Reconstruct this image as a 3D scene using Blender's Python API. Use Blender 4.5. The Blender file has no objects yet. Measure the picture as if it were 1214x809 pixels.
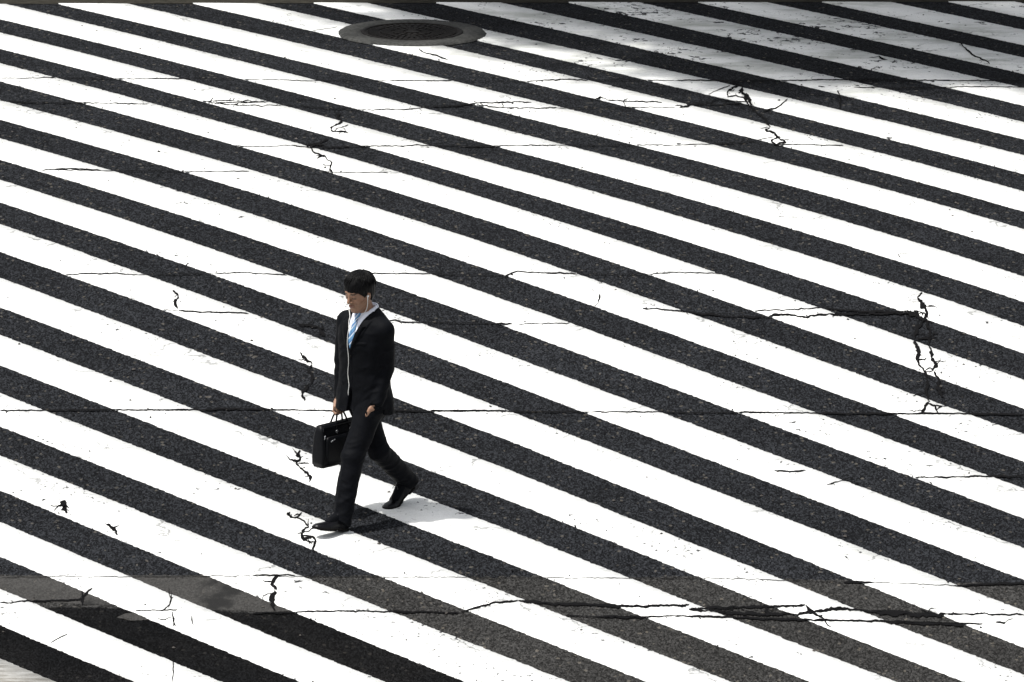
import bpy, bmesh, math, random
import numpy as np
from mathutils import Vector, Matrix

R = math.radians
rnd = random.Random(7)
nrg = np.random.default_rng(11)
scene = bpy.context.scene
COL = scene.collection

# ------------------------------------------------------------------ camera, sky, sun, exposure
CAM_H, CAM_PITCH, CAM_BACK, CAM_ROLL = 17.0528, 14.058164, 68.1005, 0.005998
cam = bpy.data.cameras.new('camera')
cam.sensor_width = 36.0
cam.lens = 355.95
cam.clip_start = 1.0
cam.clip_end = 2000.0
cam_o = bpy.data.objects.new('camera', cam)
COL.objects.link(cam_o)
cam_o.matrix_world = (Matrix.Translation((0, -CAM_BACK, CAM_H))
                      @ Matrix.Rotation(R(90 - CAM_PITCH), 4, 'X') @ Matrix.Rotation(CAM_ROLL, 4, 'Z'))
scene.camera = cam_o

SUN_ELEV = R(67)
to_sun = Vector((-0.965 * math.cos(SUN_ELEV), -0.262 * math.cos(SUN_ELEV), math.sin(SUN_ELEV))).normalized()
world = bpy.data.worlds.new('World')
scene.world = world
world.use_nodes = True
wn = world.node_tree.nodes
wl = world.node_tree.links
bg = wn['Background']
sky = wn.new('ShaderNodeTexSky')
sky.sky_type = 'NISHITA'
sky.sun_disc = False
sky.sun_elevation = SUN_ELEV
sky.sun_rotation = math.atan2(to_sun.x, to_sun.y)
sky.dust_density = 4.0
sky.ozone_density = 0.6
pale = wn.new('ShaderNodeHueSaturation')      # a bright, hazy city sky
pale.inputs['Saturation'].default_value = 0.22
wl.new(sky.outputs[0], pale.inputs['Color'])
wl.new(pale.outputs[0], bg.inputs[0])
bg.inputs[1].default_value = 0.15
sun = bpy.data.lights.new('sun', 'SUN')
sun.energy = 4.2
sun.angle = R(2.0)
sun.color = (1.0, 0.965, 0.91)
sun_o = bpy.data.objects.new('sun', sun)
COL.objects.link(sun_o)
sun_o.location = (-20, -10, 40)
sun_o.rotation_euler = to_sun.to_track_quat('Z', 'Y').to_euler()
scene.view_settings.view_transform = 'Standard'
scene.view_settings.look = 'None'
scene.view_settings.gamma = 1.0
scene.view_settings.exposure = 0.10

# ------------------------------------------------------------------ small helpers
def link(o, parent=None):
    COL.objects.link(o)
    if parent is not None:
        o.parent = parent
    return o

def obj(name, me, mat=None, parent=None, smooth=True):
    o = bpy.data.objects.new(name, me)
    if mat is not None:
        me.materials.append(mat)
    if smooth:
        me.polygons.foreach_set('use_smooth', [True] * len(me.polygons))
    return link(o, parent)

def mesh_np(name, verts, faces):
    me = bpy.data.meshes.new(name)
    me.from_pydata([tuple(map(float, v)) for v in verts], [], [tuple(map(int, f)) for f in faces])
    me.update()
    return me

def quads_np(name, V, Q):
    me = bpy.data.meshes.new(name)
    V = np.asarray(V, np.float32); Q = np.asarray(Q, np.int32)
    me.vertices.add(len(V)); me.vertices.foreach_set('co', V.ravel())
    me.loops.add(Q.size); me.loops.foreach_set('vertex_index', Q.ravel())
    me.polygons.add(len(Q)); me.polygons.foreach_set('loop_start', np.arange(0, Q.size, Q.shape[1], dtype=np.int32))
    me.polygons.foreach_set('loop_total', np.full(len(Q), Q.shape[1], np.int32))
    me.update(calc_edges=True); me.validate()
    return me

def thing(o, label, cat, group=None):
    o['label'] = label; o['category'] = cat
    if group: o['group'] = group
    return o

def structure(o):
    o['kind'] = 'structure'
    return o

def empty(name, loc=(0, 0, 0)):
    o = bpy.data.objects.new(name, None)
    o.empty_display_size = 0.1
    o.location = loc
    return link(o)

def tube(pts, rad, sides=8, cap=True):
    """verts, faces of a swept tube; rad is a number or one per point"""
    pts = [Vector(p) for p in pts]
    n = len(pts)
    rads = rad if hasattr(rad, '__len__') else [rad] * n
    V, Fc = [], []
    up = Vector((0.31, 0.17, 0.93))
    for i, p in enumerate(pts):
        t = (pts[min(i + 1, n - 1)] - pts[max(i - 1, 0)]).normalized()
        a = t.cross(up)
        if a.length < 0.05: a = t.cross(Vector((1, 0, 0)))
        a.normalize(); b = t.cross(a)
        for k in range(sides):
            an = 2 * math.pi * k / sides
            V.append(p + (a * math.cos(an) + b * math.sin(an)) * rads[i])
    for i in range(n - 1):
        for k in range(sides):
            Fc.append((i * sides + k, i * sides + (k + 1) % sides, (i + 1) * sides + (k + 1) % sides, (i + 1) * sides + k))
    if cap:
        Fc.append(tuple(range(sides))[::-1]); Fc.append(tuple(range((n - 1) * sides, n * sides)))
    return V, Fc

def join(parts):
    V, Fc = [], []
    for v, f in parts:
        o = len(V); V += list(v); Fc += [tuple(i + o for i in q) for q in f]
    return V, Fc

# ------------------------------------------------------------------ materials
def new_mat(name):
    m = bpy.data.materials.new(name); m.use_nodes = True
    nt = m.node_tree
    return m, nt, nt.nodes['Principled BSDF']

class NT:
    def __init__(self, nt): self.nt = nt; self._co = None
    def n(self, t, **kw):
        x = self.nt.nodes.new(t)
        for k, v in kw.items(): setattr(x, k, v)
        return x
    def l(self, a, b): self.nt.links.new(a, b)
    def co(self, scale=(1, 1, 1), loc=(0, 0, 0)):
        tc = self.n('ShaderNodeTexCoord'); mp = self.n('ShaderNodeMapping')
        mp.inputs['Scale'].default_value = scale; mp.inputs['Location'].default_value = loc
        self.l(tc.outputs['Object'], mp.inputs['Vector']); return mp.outputs[0]
    def noise(self, vec, scale, detail=2.0, rough=0.5, dist=0.0):
        x = self.n('ShaderNodeTexNoise'); self.l(vec, x.inputs['Vector'])
        x.inputs['Scale'].default_value = scale; x.inputs['Detail'].default_value = detail
        x.inputs['Roughness'].default_value = rough; x.inputs['Distortion'].default_value = dist
        return x.outputs['Fac']
    def vor(self, vec, scale, out='Color', feature='F1'):
        x = self.n('ShaderNodeTexVoronoi', feature=feature); self.l(vec, x.inputs['Vector'])
        x.inputs['Scale'].default_value = scale; return x.outputs[out]
    def ramp(self, fac, stops, interp='LINEAR'):
        x = self.n('ShaderNodeValToRGB'); cr = x.color_ramp; cr.interpolation = interp
        while len(cr.elements) < len(stops): cr.elements.new(0.5)
        for e, (p, c) in zip(cr.elements, stops):
            e.position = p; e.color = (c, c, c, 1) if not hasattr(c, '__len__') else (*c, 1)
        self.l(fac, x.inputs[0]); return x.outputs[0]
    def math(self, op, a, b=None, clamp=False):
        x = self.n('ShaderNodeMath', operation=op, use_clamp=clamp)
        for i, v in enumerate((a, b)):
            if v is None: continue
            if isinstance(v, (int, float)): x.inputs[i].default_value = v
            else: self.l(v, x.inputs[i])
        return x.outputs[0]
    def mix(self, fac, a, b, mode='MIX'):
        x = self.n('ShaderNodeMix', data_type='RGBA', blend_type=mode)
        for s, v in ((x.inputs[0], fac), (x.inputs[6], a), (x.inputs[7], b)):
            if isinstance(v, (int, float)): s.default_value = v if s.type == 'VALUE' else (v, v, v, 1)
            elif isinstance(v, tuple): s.default_value = (*v, 1)
            else: self.l(v, s)
        return x.outputs[2]
    def sep(self, vec):
        x = self.n('ShaderNodeSeparateXYZ'); self.l(vec, x.inputs[0]); return x.outputs
    def step(self, v, lo, hi):
        x = self.n('ShaderNodeMapRange', interpolation_type='SMOOTHSTEP'); self.l(v, x.inputs[0])
        x.inputs[1].default_value = lo; x.inputs[2].default_value = hi; return x.outputs[0]
    def bump(self, h, bsdf, strength, dist):
        x = self.n('ShaderNodeBump'); x.inputs['Strength'].default_value = strength; x.inputs['Distance'].default_value = dist
        self.l(h, x.inputs['Height']); self.l(x.outputs[0], bsdf.inputs['Normal'])

def asphalt(name, dark, mid, light, tint, stone=0.32, rough=0.9, stain=None, sealed_shade=False):
    m, nt, b = new_mat(name); T = NT(nt)
    c = T.co((1, 0.36, 1))
    cells = T.sep(T.vor(c, 118.0))[0]
    fine = T.noise(c, 150.0, 3, 0.7)
    g = T.math('ADD', T.math('MULTIPLY', cells, 0.55), T.math('MULTIPLY', fine, 0.45))
    col = T.ramp(g, [(0.22, tuple(dark * t for t in tint)), (0.5, tuple(mid * t for t in tint)), (0.8, tuple(light * t for t in tint))])
    # rare pale aggregate
    c2 = T.co((1, 0.6, 1), (3.1, 1.7, 0))
    r = T.sep(T.vor(c2, 55.0))[1]
    col = T.mix(T.math('MULTIPLY', T.step(r, 0.972, 0.99), stone), col, (0.17, 0.155, 0.13))
    # slow tone drift
    big = T.noise(T.co((0.35, 1, 1)), 0.75, 6, 0.62)
    col = T.mix(1.0, col, T.ramp(big, [(0.3, 0.74), (0.7, 1.18)]), 'MULTIPLY')
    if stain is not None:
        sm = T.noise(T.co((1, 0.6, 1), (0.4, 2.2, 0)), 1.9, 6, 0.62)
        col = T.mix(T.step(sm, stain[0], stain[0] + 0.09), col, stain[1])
    if sealed_shade:      # bitumen with the near left corner's shade painted in, thinning out to the right
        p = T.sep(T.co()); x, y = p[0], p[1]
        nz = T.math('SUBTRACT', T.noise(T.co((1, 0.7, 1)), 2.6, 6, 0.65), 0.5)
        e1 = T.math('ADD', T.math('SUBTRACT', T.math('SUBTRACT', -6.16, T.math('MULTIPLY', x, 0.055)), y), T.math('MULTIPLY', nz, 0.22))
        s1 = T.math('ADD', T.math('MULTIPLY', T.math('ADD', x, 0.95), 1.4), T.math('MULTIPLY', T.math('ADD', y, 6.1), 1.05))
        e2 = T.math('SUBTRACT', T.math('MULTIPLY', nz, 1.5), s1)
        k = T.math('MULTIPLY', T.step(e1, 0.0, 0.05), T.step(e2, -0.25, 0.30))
        tarry_shade = T.mix(1.0, col, T.ramp(T.noise(T.co((1, 0.6, 1), (4, 1, 0)), 1.6, 4, 0.6), [(0.35, (0.13, 0.14, 0.16)), (0.68, (0.26, 0.26, 0.27))]), 'MULTIPLY')
        col = T.mix(k, col, tarry_shade)
    T.l(col, b.inputs['Base Color'])
    b.inputs['Roughness'].default_value = rough
    b.inputs['Specular IOR Level'].default_value = 0.03
    T.bump(g, b, 0.55, 0.006)
    return m

M = {}
M['asphalt'] = asphalt('asphalt', 0.0040, 0.0120, 0.034, (0.93, 1.0, 1.14))
M['old_asphalt'] = asphalt('weathered_asphalt', 0.009, 0.025, 0.055, (1.01, 1.0, 0.98), 0.4, stain=(0.66, (0.015, 0.015, 0.015)), sealed_shade=True)
M['smooth_asphalt'] = asphalt('worn_smooth_asphalt', 0.032, 0.043, 0.056, (1.02, 1.0, 0.97), 0.1, 0.8, stain=(0.56, (0.02, 0.02, 0.02)))

def paint_mat():
    m, nt, b = new_mat('thermoplastic_paint'); T = NT(nt)
    c = T.co(); xyz = T.sep(c)
    x, y = xyz[0], xyz[1]
    # hairline scuffs and chips, denser where the tyres of the far lane run
    warp = T.noise(c, 2.3, 3, 0.6)
    zone = T.math('MULTIPLY', T.step(y, 6.4, 9.6), T.step(T.math('ADD', x, T.math('MULTIPLY', y, 0.22)), -0.6, 3.2))
    patchy = T.noise(T.co((0.7, 1.0, 1), (7, 3, 0)), 0.62, 3, 0.55)
    zone2 = T.step(patchy, 0.53, 0.68)
    chips = T.noise(T.co((1, 0.75, 1)), 15.0, 5, 0.62, 0.4)
    wear = T.math('MAXIMUM', T.math('MULTIPLY', T.math('MULTIPLY', zone, T.math('ADD', 0.25, T.step(T.noise(T.co((0.6, 1.2, 1), (2, 5, 0)), 1.3, 4, 0.6), 0.38, 0.62))), 0.165), T.math('MULTIPLY', zone2, 0.15))
    thr = T.math('SUBTRACT', 0.755, wear)
    bare = T.step(T.math('SUBTRACT', chips, thr), 0.0, 0.022)
    # pin pricks
    pr = T.noise(T.co((1, 0.6, 1), (1.3, 9.1, 0)), 34.0, 2, 0.5)
    prick = T.math('MULTIPLY', T.step(pr, 0.635, 0.675), T.step(T.noise(c, 0.9, 4, 0.65), 0.50, 0.62))
    bare = T.math('MAXIMUM', bare, prick)
    wv = T.n('ShaderNodeVectorMath', operation='ADD'); T.l(c, wv.inputs[0])
    nzc = T.n('ShaderNodeTexNoise'); T.l(c, nzc.inputs['Vector']); nzc.inputs['Scale'].default_value = 7.0; nzc.inputs['Detail'].default_value = 4.0
    sc_ = T.n('ShaderNodeVectorMath', operation='SCALE'); T.l(nzc.outputs['Color'], sc_.inputs[0]); sc_.inputs['Scale'].default_value = 0.28
    T.l(sc_.outputs[0], wv.inputs[1])
    hair = T.math('SUBTRACT', 1.0, T.step(T.vor(wv.outputs[0], 1.5, 'Distance', 'DISTANCE_TO_EDGE'), 0.004, 0.016))
    hair = T.math('MULTIPLY', hair, T.step(T.noise(T.co((1, 1, 1), (3, 8, 0)), 1.5, 4, 0.6), 0.50, 0.60))
    bare = T.math('MAXIMUM', bare, T.math('MULTIPLY', hair, 0.55))
    tone = T.noise(T.co((0.6, 1, 1)), 2.2, 6, 0.65)
    grime_shade = T.math('MULTIPLY', zone, 0.84)  # dirt tone strengthened to paint the far-right shade into the stripes
    base = T.mix(T.math('MULTIPLY', T.step(tone, 0.42, 0.72), T.math('ADD', grime_shade, T.math('ADD', 0.16, T.math('MULTIPLY', zone2, 0.3)))), (0.80, 0.81, 0.80), (0.40, 0.415, 0.385))
    # near left corner: its shade painted into the base, tan and streaked
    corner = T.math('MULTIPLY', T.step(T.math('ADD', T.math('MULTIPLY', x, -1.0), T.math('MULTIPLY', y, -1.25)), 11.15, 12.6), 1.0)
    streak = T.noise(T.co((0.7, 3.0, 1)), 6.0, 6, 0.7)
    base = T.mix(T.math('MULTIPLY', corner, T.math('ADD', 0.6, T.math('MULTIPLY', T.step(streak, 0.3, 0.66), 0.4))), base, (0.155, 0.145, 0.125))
    grain = T.noise(c, 90.0, 2, 0.6)
    base = T.mix(1.0, base, T.ramp(grain, [(0.25, 0.86), (0.7, 1.03)]), 'MULTIPLY')
    col = T.mix(bare, base, (0.03, 0.031, 0.033))
    T.l(col, b.inputs['Base Color'])
    b.inputs['Roughness'].default_value = 0.75
    b.inputs['Specular IOR Level'].default_value = 0.25
    T.bump(T.math('SUBTRACT', T.math('ADD', T.math('MULTIPLY', grain, 0.25), T.math('MULTIPLY', tone, 1.2)), bare), b, 0.25, 0.008)
    return m
M['paint'] = paint_mat()

def plain(name, col, rough=0.6, spec=0.3, metal=0.0, bump=None, var=None):
    m, nt, b = new_mat(name); T = NT(nt)
    b.inputs['Roughness'].default_value = rough
    b.inputs['Specular IOR Level'].default_value = spec
    b.inputs['Metallic'].default_value = metal
    c = T.co()
    sc, amt = var if var else (30.0, 0.12)
    f = T.noise(c, sc, 4, 0.6)
    base = T.mix(1.0, tuple(col), T.ramp(f, [(0.3, 1 - amt), (0.7, 1 + amt)]), 'MULTIPLY')
    T.l(base, b.inputs['Base Color'])
    if bump: T.bump(T.noise(c, bump[0], 3, 0.6), b, bump[1], bump[2])
    return m

M['crack'] = plain('open_crack', (0.0065, 0.0065, 0.007), 0.95, 0.03)
M['gutter'] = plain('gutter_concrete', (0.030, 0.028, 0.023), 0.95, 0.05, bump=(60, 0.4, 0.004), var=(14, 0.35))
M['kerb'] = plain('kerb_stone', (0.034, 0.032, 0.027), 0.95, 0.05, bump=(80, 0.4, 0.003), var=(9, 0.3))
M['pavers'] = plain('footway_pavers', (0.22, 0.21, 0.19), 0.9, 0.2, bump=(40, 0.3, 0.003), var=(6, 0.25))
M['ground'] = plain('city_ground', (0.12, 0.12, 0.115), 0.95, 0.1, var=(0.5, 0.2))
M['collar'] = plain('manhole_collar_mortar', (0.056, 0.057, 0.055), 0.9, 0.05, bump=(70, 0.6, 0.006), var=(40, 0.4))
M['iron'] = plain('cast_iron', (0.0065, 0.0054, 0.0048), 0.65, 0.10, bump=(90, 0.4, 0.003), var=(35, 0.5))

# ------------------------------------------------------------------ the road's crossfall
KN = [-12.911, -9.222, -5.533, -2.767, 0.0, 2.767, 5.533, 9.222, 12.911, 16.599, 22.132, 27.666]
SL = [-0.0039, 0.0194, 0.0444, 0.0414, 0.0426, 0.0151, -0.0207, -0.0376, -0.0514, -0.0369, -0.0168, 0.0]
_v = np.linspace(-80, 60, 7001)
_s = np.interp(_v, KN, SL)
_s[_v < -16] = 0.0
_s[_v > 27] = 0.0
_z = np.concatenate([[0], np.cumsum((_s[1:] + _s[:-1]) * 0.5 * (_v[1] - _v[0]))])
_z -= np.interp(0, _v, _z)
def zroad(y): return np.interp(y, _v, _z)

def gutter_y(x): return 11.80 + 0.05 * x

def sheet(name, xs_of_y, ys, off, mat):
    """a flat strip lying on the road: for each y a left and right x"""
    V, Q = [], []
    for y in ys:
        a, b = xs_of_y(y)
        z = float(zroad(y)) + off
        V += [(a, y, z), (b, y, z)]
    for i in range(len(ys) - 1):
        Q.append((2 * i, 2 * i + 1, 2 * i + 3, 2 * i + 2))
    return obj(name, quads_np(name, V, Q), mat, smooth=True)

# ground: one sheet to the horizon, lying just under the road
gv = [-900, -300, -80] + list(np.arange(-40, 40.1, 1.0)) + [80, 300, 900]
xsg = [-900, -300, -100, -40, 40, 100, 300, 900]
V = [(x, y, float(zroad(y)) - (0.35 if y < -30 or y > 12 else 0.06)) for y in gv for x in xsg]
n = len(xsg)
Q = [(j * n + i, j * n + i + 1, (j + 1) * n + i + 1, (j + 1) * n + i) for j in range(len(gv) - 1) for i in range(n - 1)]
structure(obj('ground', quads_np('ground', V, Q), M['ground']))

# carriageway, ending at the far gutter
ys = list(np.arange(-45, 11.01, 0.25))
xs = np.linspace(-60, 60, 121)
V, Q = [], []
rows = [lambda x, y=y: y for y in ys] + [lambda x: gutter_y(max(-10, min(10, x)))]
for rw in rows:
    for x in xs:
        y = rw(x); V.append((x, y, float(zroad(y))))
n = len(xs)
Q = [(j * n + i, j * n + i + 1, (j + 1) * n + i + 1, (j + 1) * n + i) for j in range(len(rows) - 1) for i in range(n - 1)]
structure(obj('road', quads_np('road', V, Q), M['asphalt']))

# gutter, kerb and footway beyond the far edge
def strip(name, d0, d1, h0, h1, mat, n=61):
    V, Q = [], []
    for x in np.linspace(-60, 60, n):
        g = gutter_y(max(-10, min(10, x))); z = float(zroad(g))
        V += [(x, g + d0, z + h0), (x, g + d1, z + h1)]
    for i in range(n - 1): Q.append((2 * i, 2 * i + 2, 2 * i + 3, 2 * i + 1))
    return V, Q
gut = strip('gutter', 0.0, 0.42, 0.004, -0.012, None)
structure(obj('gutter', quads_np('gutter', *gut), M['gutter'], smooth=False))
k1 = strip('k', 0.42, 0.43, -0.02, 0.13, None); k2 = strip('k', 0.43, 0.445, 0.13, 0.145, None); k3 = strip('k', 0.445, 0.60, 0.145, 0.147, None)
structure(obj('kerb', quads_np('kerb', *join([k1, k2, k3])), M['kerb'], smooth=False))
fw = strip('f', 0.603, 9.0, 0.147, 0.20, None)
structure(obj('pavement', quads_np('pavement', *fw), M['pavers'], smooth=False))

# ------------------------------------------------------------------ road repairs and old surfaces near the camera
def lip(x):   # the edge of the newer surfacing
    return float(np.interp(x, [-3.28, -1.655, -0.029, 1.327, 2.328, 3.297, 4], [-5.382, -5.342, -5.337, -5.328, -5.396, -5.413, -5.42]))
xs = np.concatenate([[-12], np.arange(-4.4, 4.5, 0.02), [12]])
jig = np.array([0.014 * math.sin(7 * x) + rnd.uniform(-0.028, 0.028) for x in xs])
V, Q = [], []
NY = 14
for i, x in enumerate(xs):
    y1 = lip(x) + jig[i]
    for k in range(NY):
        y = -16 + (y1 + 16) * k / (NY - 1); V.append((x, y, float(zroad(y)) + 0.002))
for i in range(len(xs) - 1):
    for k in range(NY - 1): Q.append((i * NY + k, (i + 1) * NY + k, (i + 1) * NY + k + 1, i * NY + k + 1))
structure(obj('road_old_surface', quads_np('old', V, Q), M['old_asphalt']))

def blob(name, pts, off, mat, jit=0.02, sub=8):
    """an irregular flat patch with a ragged outline, on the road"""
    P = []
    n = len(pts)
    for i in range(n):
        a, b = pts[i], pts[(i + 1) % n]
        for k in range(sub):
            t = k / sub
            P.append((a[0] + (b[0] - a[0]) * t + rnd.uniform(-jit, jit) * 0.6, a[1] + (b[1] - a[1]) * t + rnd.uniform(-jit, jit)))
    bm = bmesh.new()
    vs = [bm.verts.new((x, y, 0)) for x, y in P]
    f = bm.faces.new(vs)
    if f.normal.z < 0: f.normal_flip()
    bmesh.ops.triangulate(bm, faces=bm.faces[:])
    # follow the crossfall: slice across at regular depths
    ymin = min(p[1] for p in P); ymax = max(p[1] for p in P)
    yy = ymin + 0.3
    while yy < ymax:
        bmesh.ops.bisect_plane(bm, geom=bm.verts[:] + bm.edges[:] + bm.faces[:], plane_co=(0, yy, 0), plane_no=(0, 1, 0)); yy += 0.3
    for v in bm.verts: v.co.z = float(zroad(v.co.y)) + off
    bm.normal_update()
    me = bpy.data.meshes.new(name); bm.to_mesh(me); bm.free()
    return structure(obj(name, me, mat, smooth=False))

blob('road_smooth_strip', [(-4.2, -5.40), (-1.72, -5.36), (-1.45, -5.55), (-1.25, -5.85), (-1.10, -6.06), (-1.6, -6.1), (-2.35, -6.06), (-2.66, -5.97), (-2.98, -5.93), (-4.2, -5.95)], 0.004, M['smooth_asphalt'], 0.015)
blob('road_bare_spot', [(-2.50, -6.245), (-2.44, -6.16), (-2.385, -6.135), (-2.25, -6.15), (-2.17, -6.20), (-2.21, -6.25), (-2.30, -6.29), (-2.40, -6.31)], 0.006, M['smooth_asphalt'], 0.008, 5)

# ------------------------------------------------------------------ crossing stripes (painted edges as surveyed)
TH = R(52.0478); ST, CT = math.sin(TH), math.cos(TH)
STRIPES = [
[[14.713,[0.0,0.0,0.0]],[14.275,[0.0,0.0,0.0]]],
[[13.883,[0.0,0.0,0.0]],[13.445,[0.0,0.0,0.0]]],
[[13.053,[0.0,0.0,0.0]],[12.615,[0.0,0.0,0.0]]],
[[12.223,[0.0,0.0,0.0]],[11.785,[0.0,0.0,0.0]]],
[[11.393,[0.0,0.0,0.0]],[10.955,[0.0,0.0,0.0]]],
[[10.563,[0.0,0.0,0.0]],[10.125,[0.0,0.0,0.0]]],
[[9.733,[0.002,0.002,0.002]],[9.295,[-0.008,-0.008,-0.008]]],
[[8.903,[0.015,0.015,0.015]],[8.465,[-0.002,-0.002,-0.002]]],
[[8.073,[0.002,0.002,0.002]],[7.635,[-0.026,-0.026,-0.026]]],
[[7.243,[-0.082,-0.082,-0.057]],[6.805,[-0.07,-0.07,-0.045]]],
[[6.413,[-0.133,-0.133,-0.04]],[5.975,[-0.052,-0.052,-0.033]]],
[[5.583,[-0.028,-0.028,-0.021]],[5.145,[-0.016,-0.016,-0.002]]],
[[4.753,[-0.055,-0.055,0.042]],[4.315,[-0.076,-0.076,0.017]]],
[[3.923,[-0.031,-0.089,-0.004]],[3.485,[-0.039,-0.084,-0.007]]],
[[3.093,[-0.01,-0.086,-0.018]],[2.655,[0.012,-0.07,-0.016]]],
[[2.264,[0.038,-0.021,-0.041]],[1.825,[0.043,0.004,-0.047]]],
[[1.434,[-0.008,-0.012,-0.039]],[0.995,[-0.005,-0.016,-0.016]]],
[[0.604,[-0.022,-0.021,-0.012]],[0.165,[-0.028,0.005,-0.005]]],
[[-0.226,[-0.033,-0.017,-0.028]],[-0.665,[-0.011,0.002,-0.027]]],
[[-1.056,[0.0,0.007,-0.052]],[-1.495,[-0.02,0.017,-0.115]]],
[[-1.886,[-0.04,0.006,-0.076]],[-2.325,[-0.045,0.021,-0.045]]],
[[-2.716,[-0.05,0.021,0.021]],[-3.155,[-0.038,0.023,0.023]]],
[[-3.546,[-0.023,0.027,0.027]],[-3.985,[-0.038,0.037,0.037]]],
[[-4.376,[-0.031,0.048,0.048]],[-4.815,[-0.038,-0.038,-0.038]]],
[[-5.206,[-0.041,-0.041,-0.041]],[-5.645,[-0.031,-0.031,-0.031]]],
[[-6.036,[-0.022,-0.022,-0.022]],[-6.475,[-0.023,-0.023,-0.023]]],
[[-6.866,[-0.017,-0.017,-0.017]],[-7.305,[0.0,0.0,0.0]]],
[[-7.696,[0.0,0.0,0.0]],[-8.135,[0.0,0.0,0.0]]],
[[-8.526,[0.0,0.0,0.0]],[-8.965,[0.0,0.0,0.0]]],
[[-9.356,[0.0,0.0,0.0]],[-9.794,[0.0,0.0,0.0]]],
[[-10.186,[0.0,0.0,0.0]],[-10.624,[0.0,0.0,0.0]]],
[[-11.016,[0.0,0.0,0.0]],[-11.454,[0.0,0.0,0.0]]]]
dx_knots = [-3.6, -0.04, 3.0]
def edge_noise(n, amp):
    a = nrg.normal(0, 1, n)
    b = np.convolve(nrg.normal(0, 1, n + 8), np.ones(9) / 3.0, 'valid')[:n]
    return amp * (1.0 * a + 0.32 * b)
def edge_x(c, d, y):
    x = (c - y * CT) / ST
    for _ in range(3): x = (c + np.interp(x, dx_knots, d) - y * CT) / ST
    return x
# the far manhole's collar cuts the paint
MH = (-0.806, 10.285)
for si, ((c0, d0), (c1, d1)) in enumerate(STRIPES):
    y_a = (c0 - 5.4 * ST) / CT; y_b = (c0 + 5.4 * ST) / CT
    lo, hi = max(-9.5, min(y_a, y_b)), min(13.0, max(y_a, y_b))
    if hi - lo < 0.3 or lo > 12.2: continue
    ysx = np.arange(lo, hi, 0.016)
    xt = edge_x(c0, d0, ysx) - 0.005 + edge_noise(len(ysx), 0.0044)
    xb = edge_x(c1, d1, ysx) + 0.017 + edge_noise(len(ysx), 0.0044)
    V, Q = [], []
    ok = []
    for y, a, b in zip(ysx, xb, xt):
        # the paint stops on the gutter line
        keep = y <= gutter_y(b) or y <= gutter_y(a)
        zz = float(zroad(y)) + 0.008
        V += [(a, y, zz), (b, y, zz), (a - 0.001, y, zz - 0.0085), (b + 0.001, y, zz - 0.0085)]; ok.append(y <= gutter_y(0.5 * (a + b)))
    for i in range(len(ysx) - 1):
        if not (ok[i] and ok[i + 1]): continue
        k = 4 * i
        Q += [(k, k + 1, k + 5, k + 4), (k + 2, k, k + 4, k + 6), (k + 1, k + 3, k + 7, k + 5)]
    if not Q: continue
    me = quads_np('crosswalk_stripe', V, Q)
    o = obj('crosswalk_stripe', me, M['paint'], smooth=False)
    structure(o); o['group'] = 'painted crossing stripes'

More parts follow.
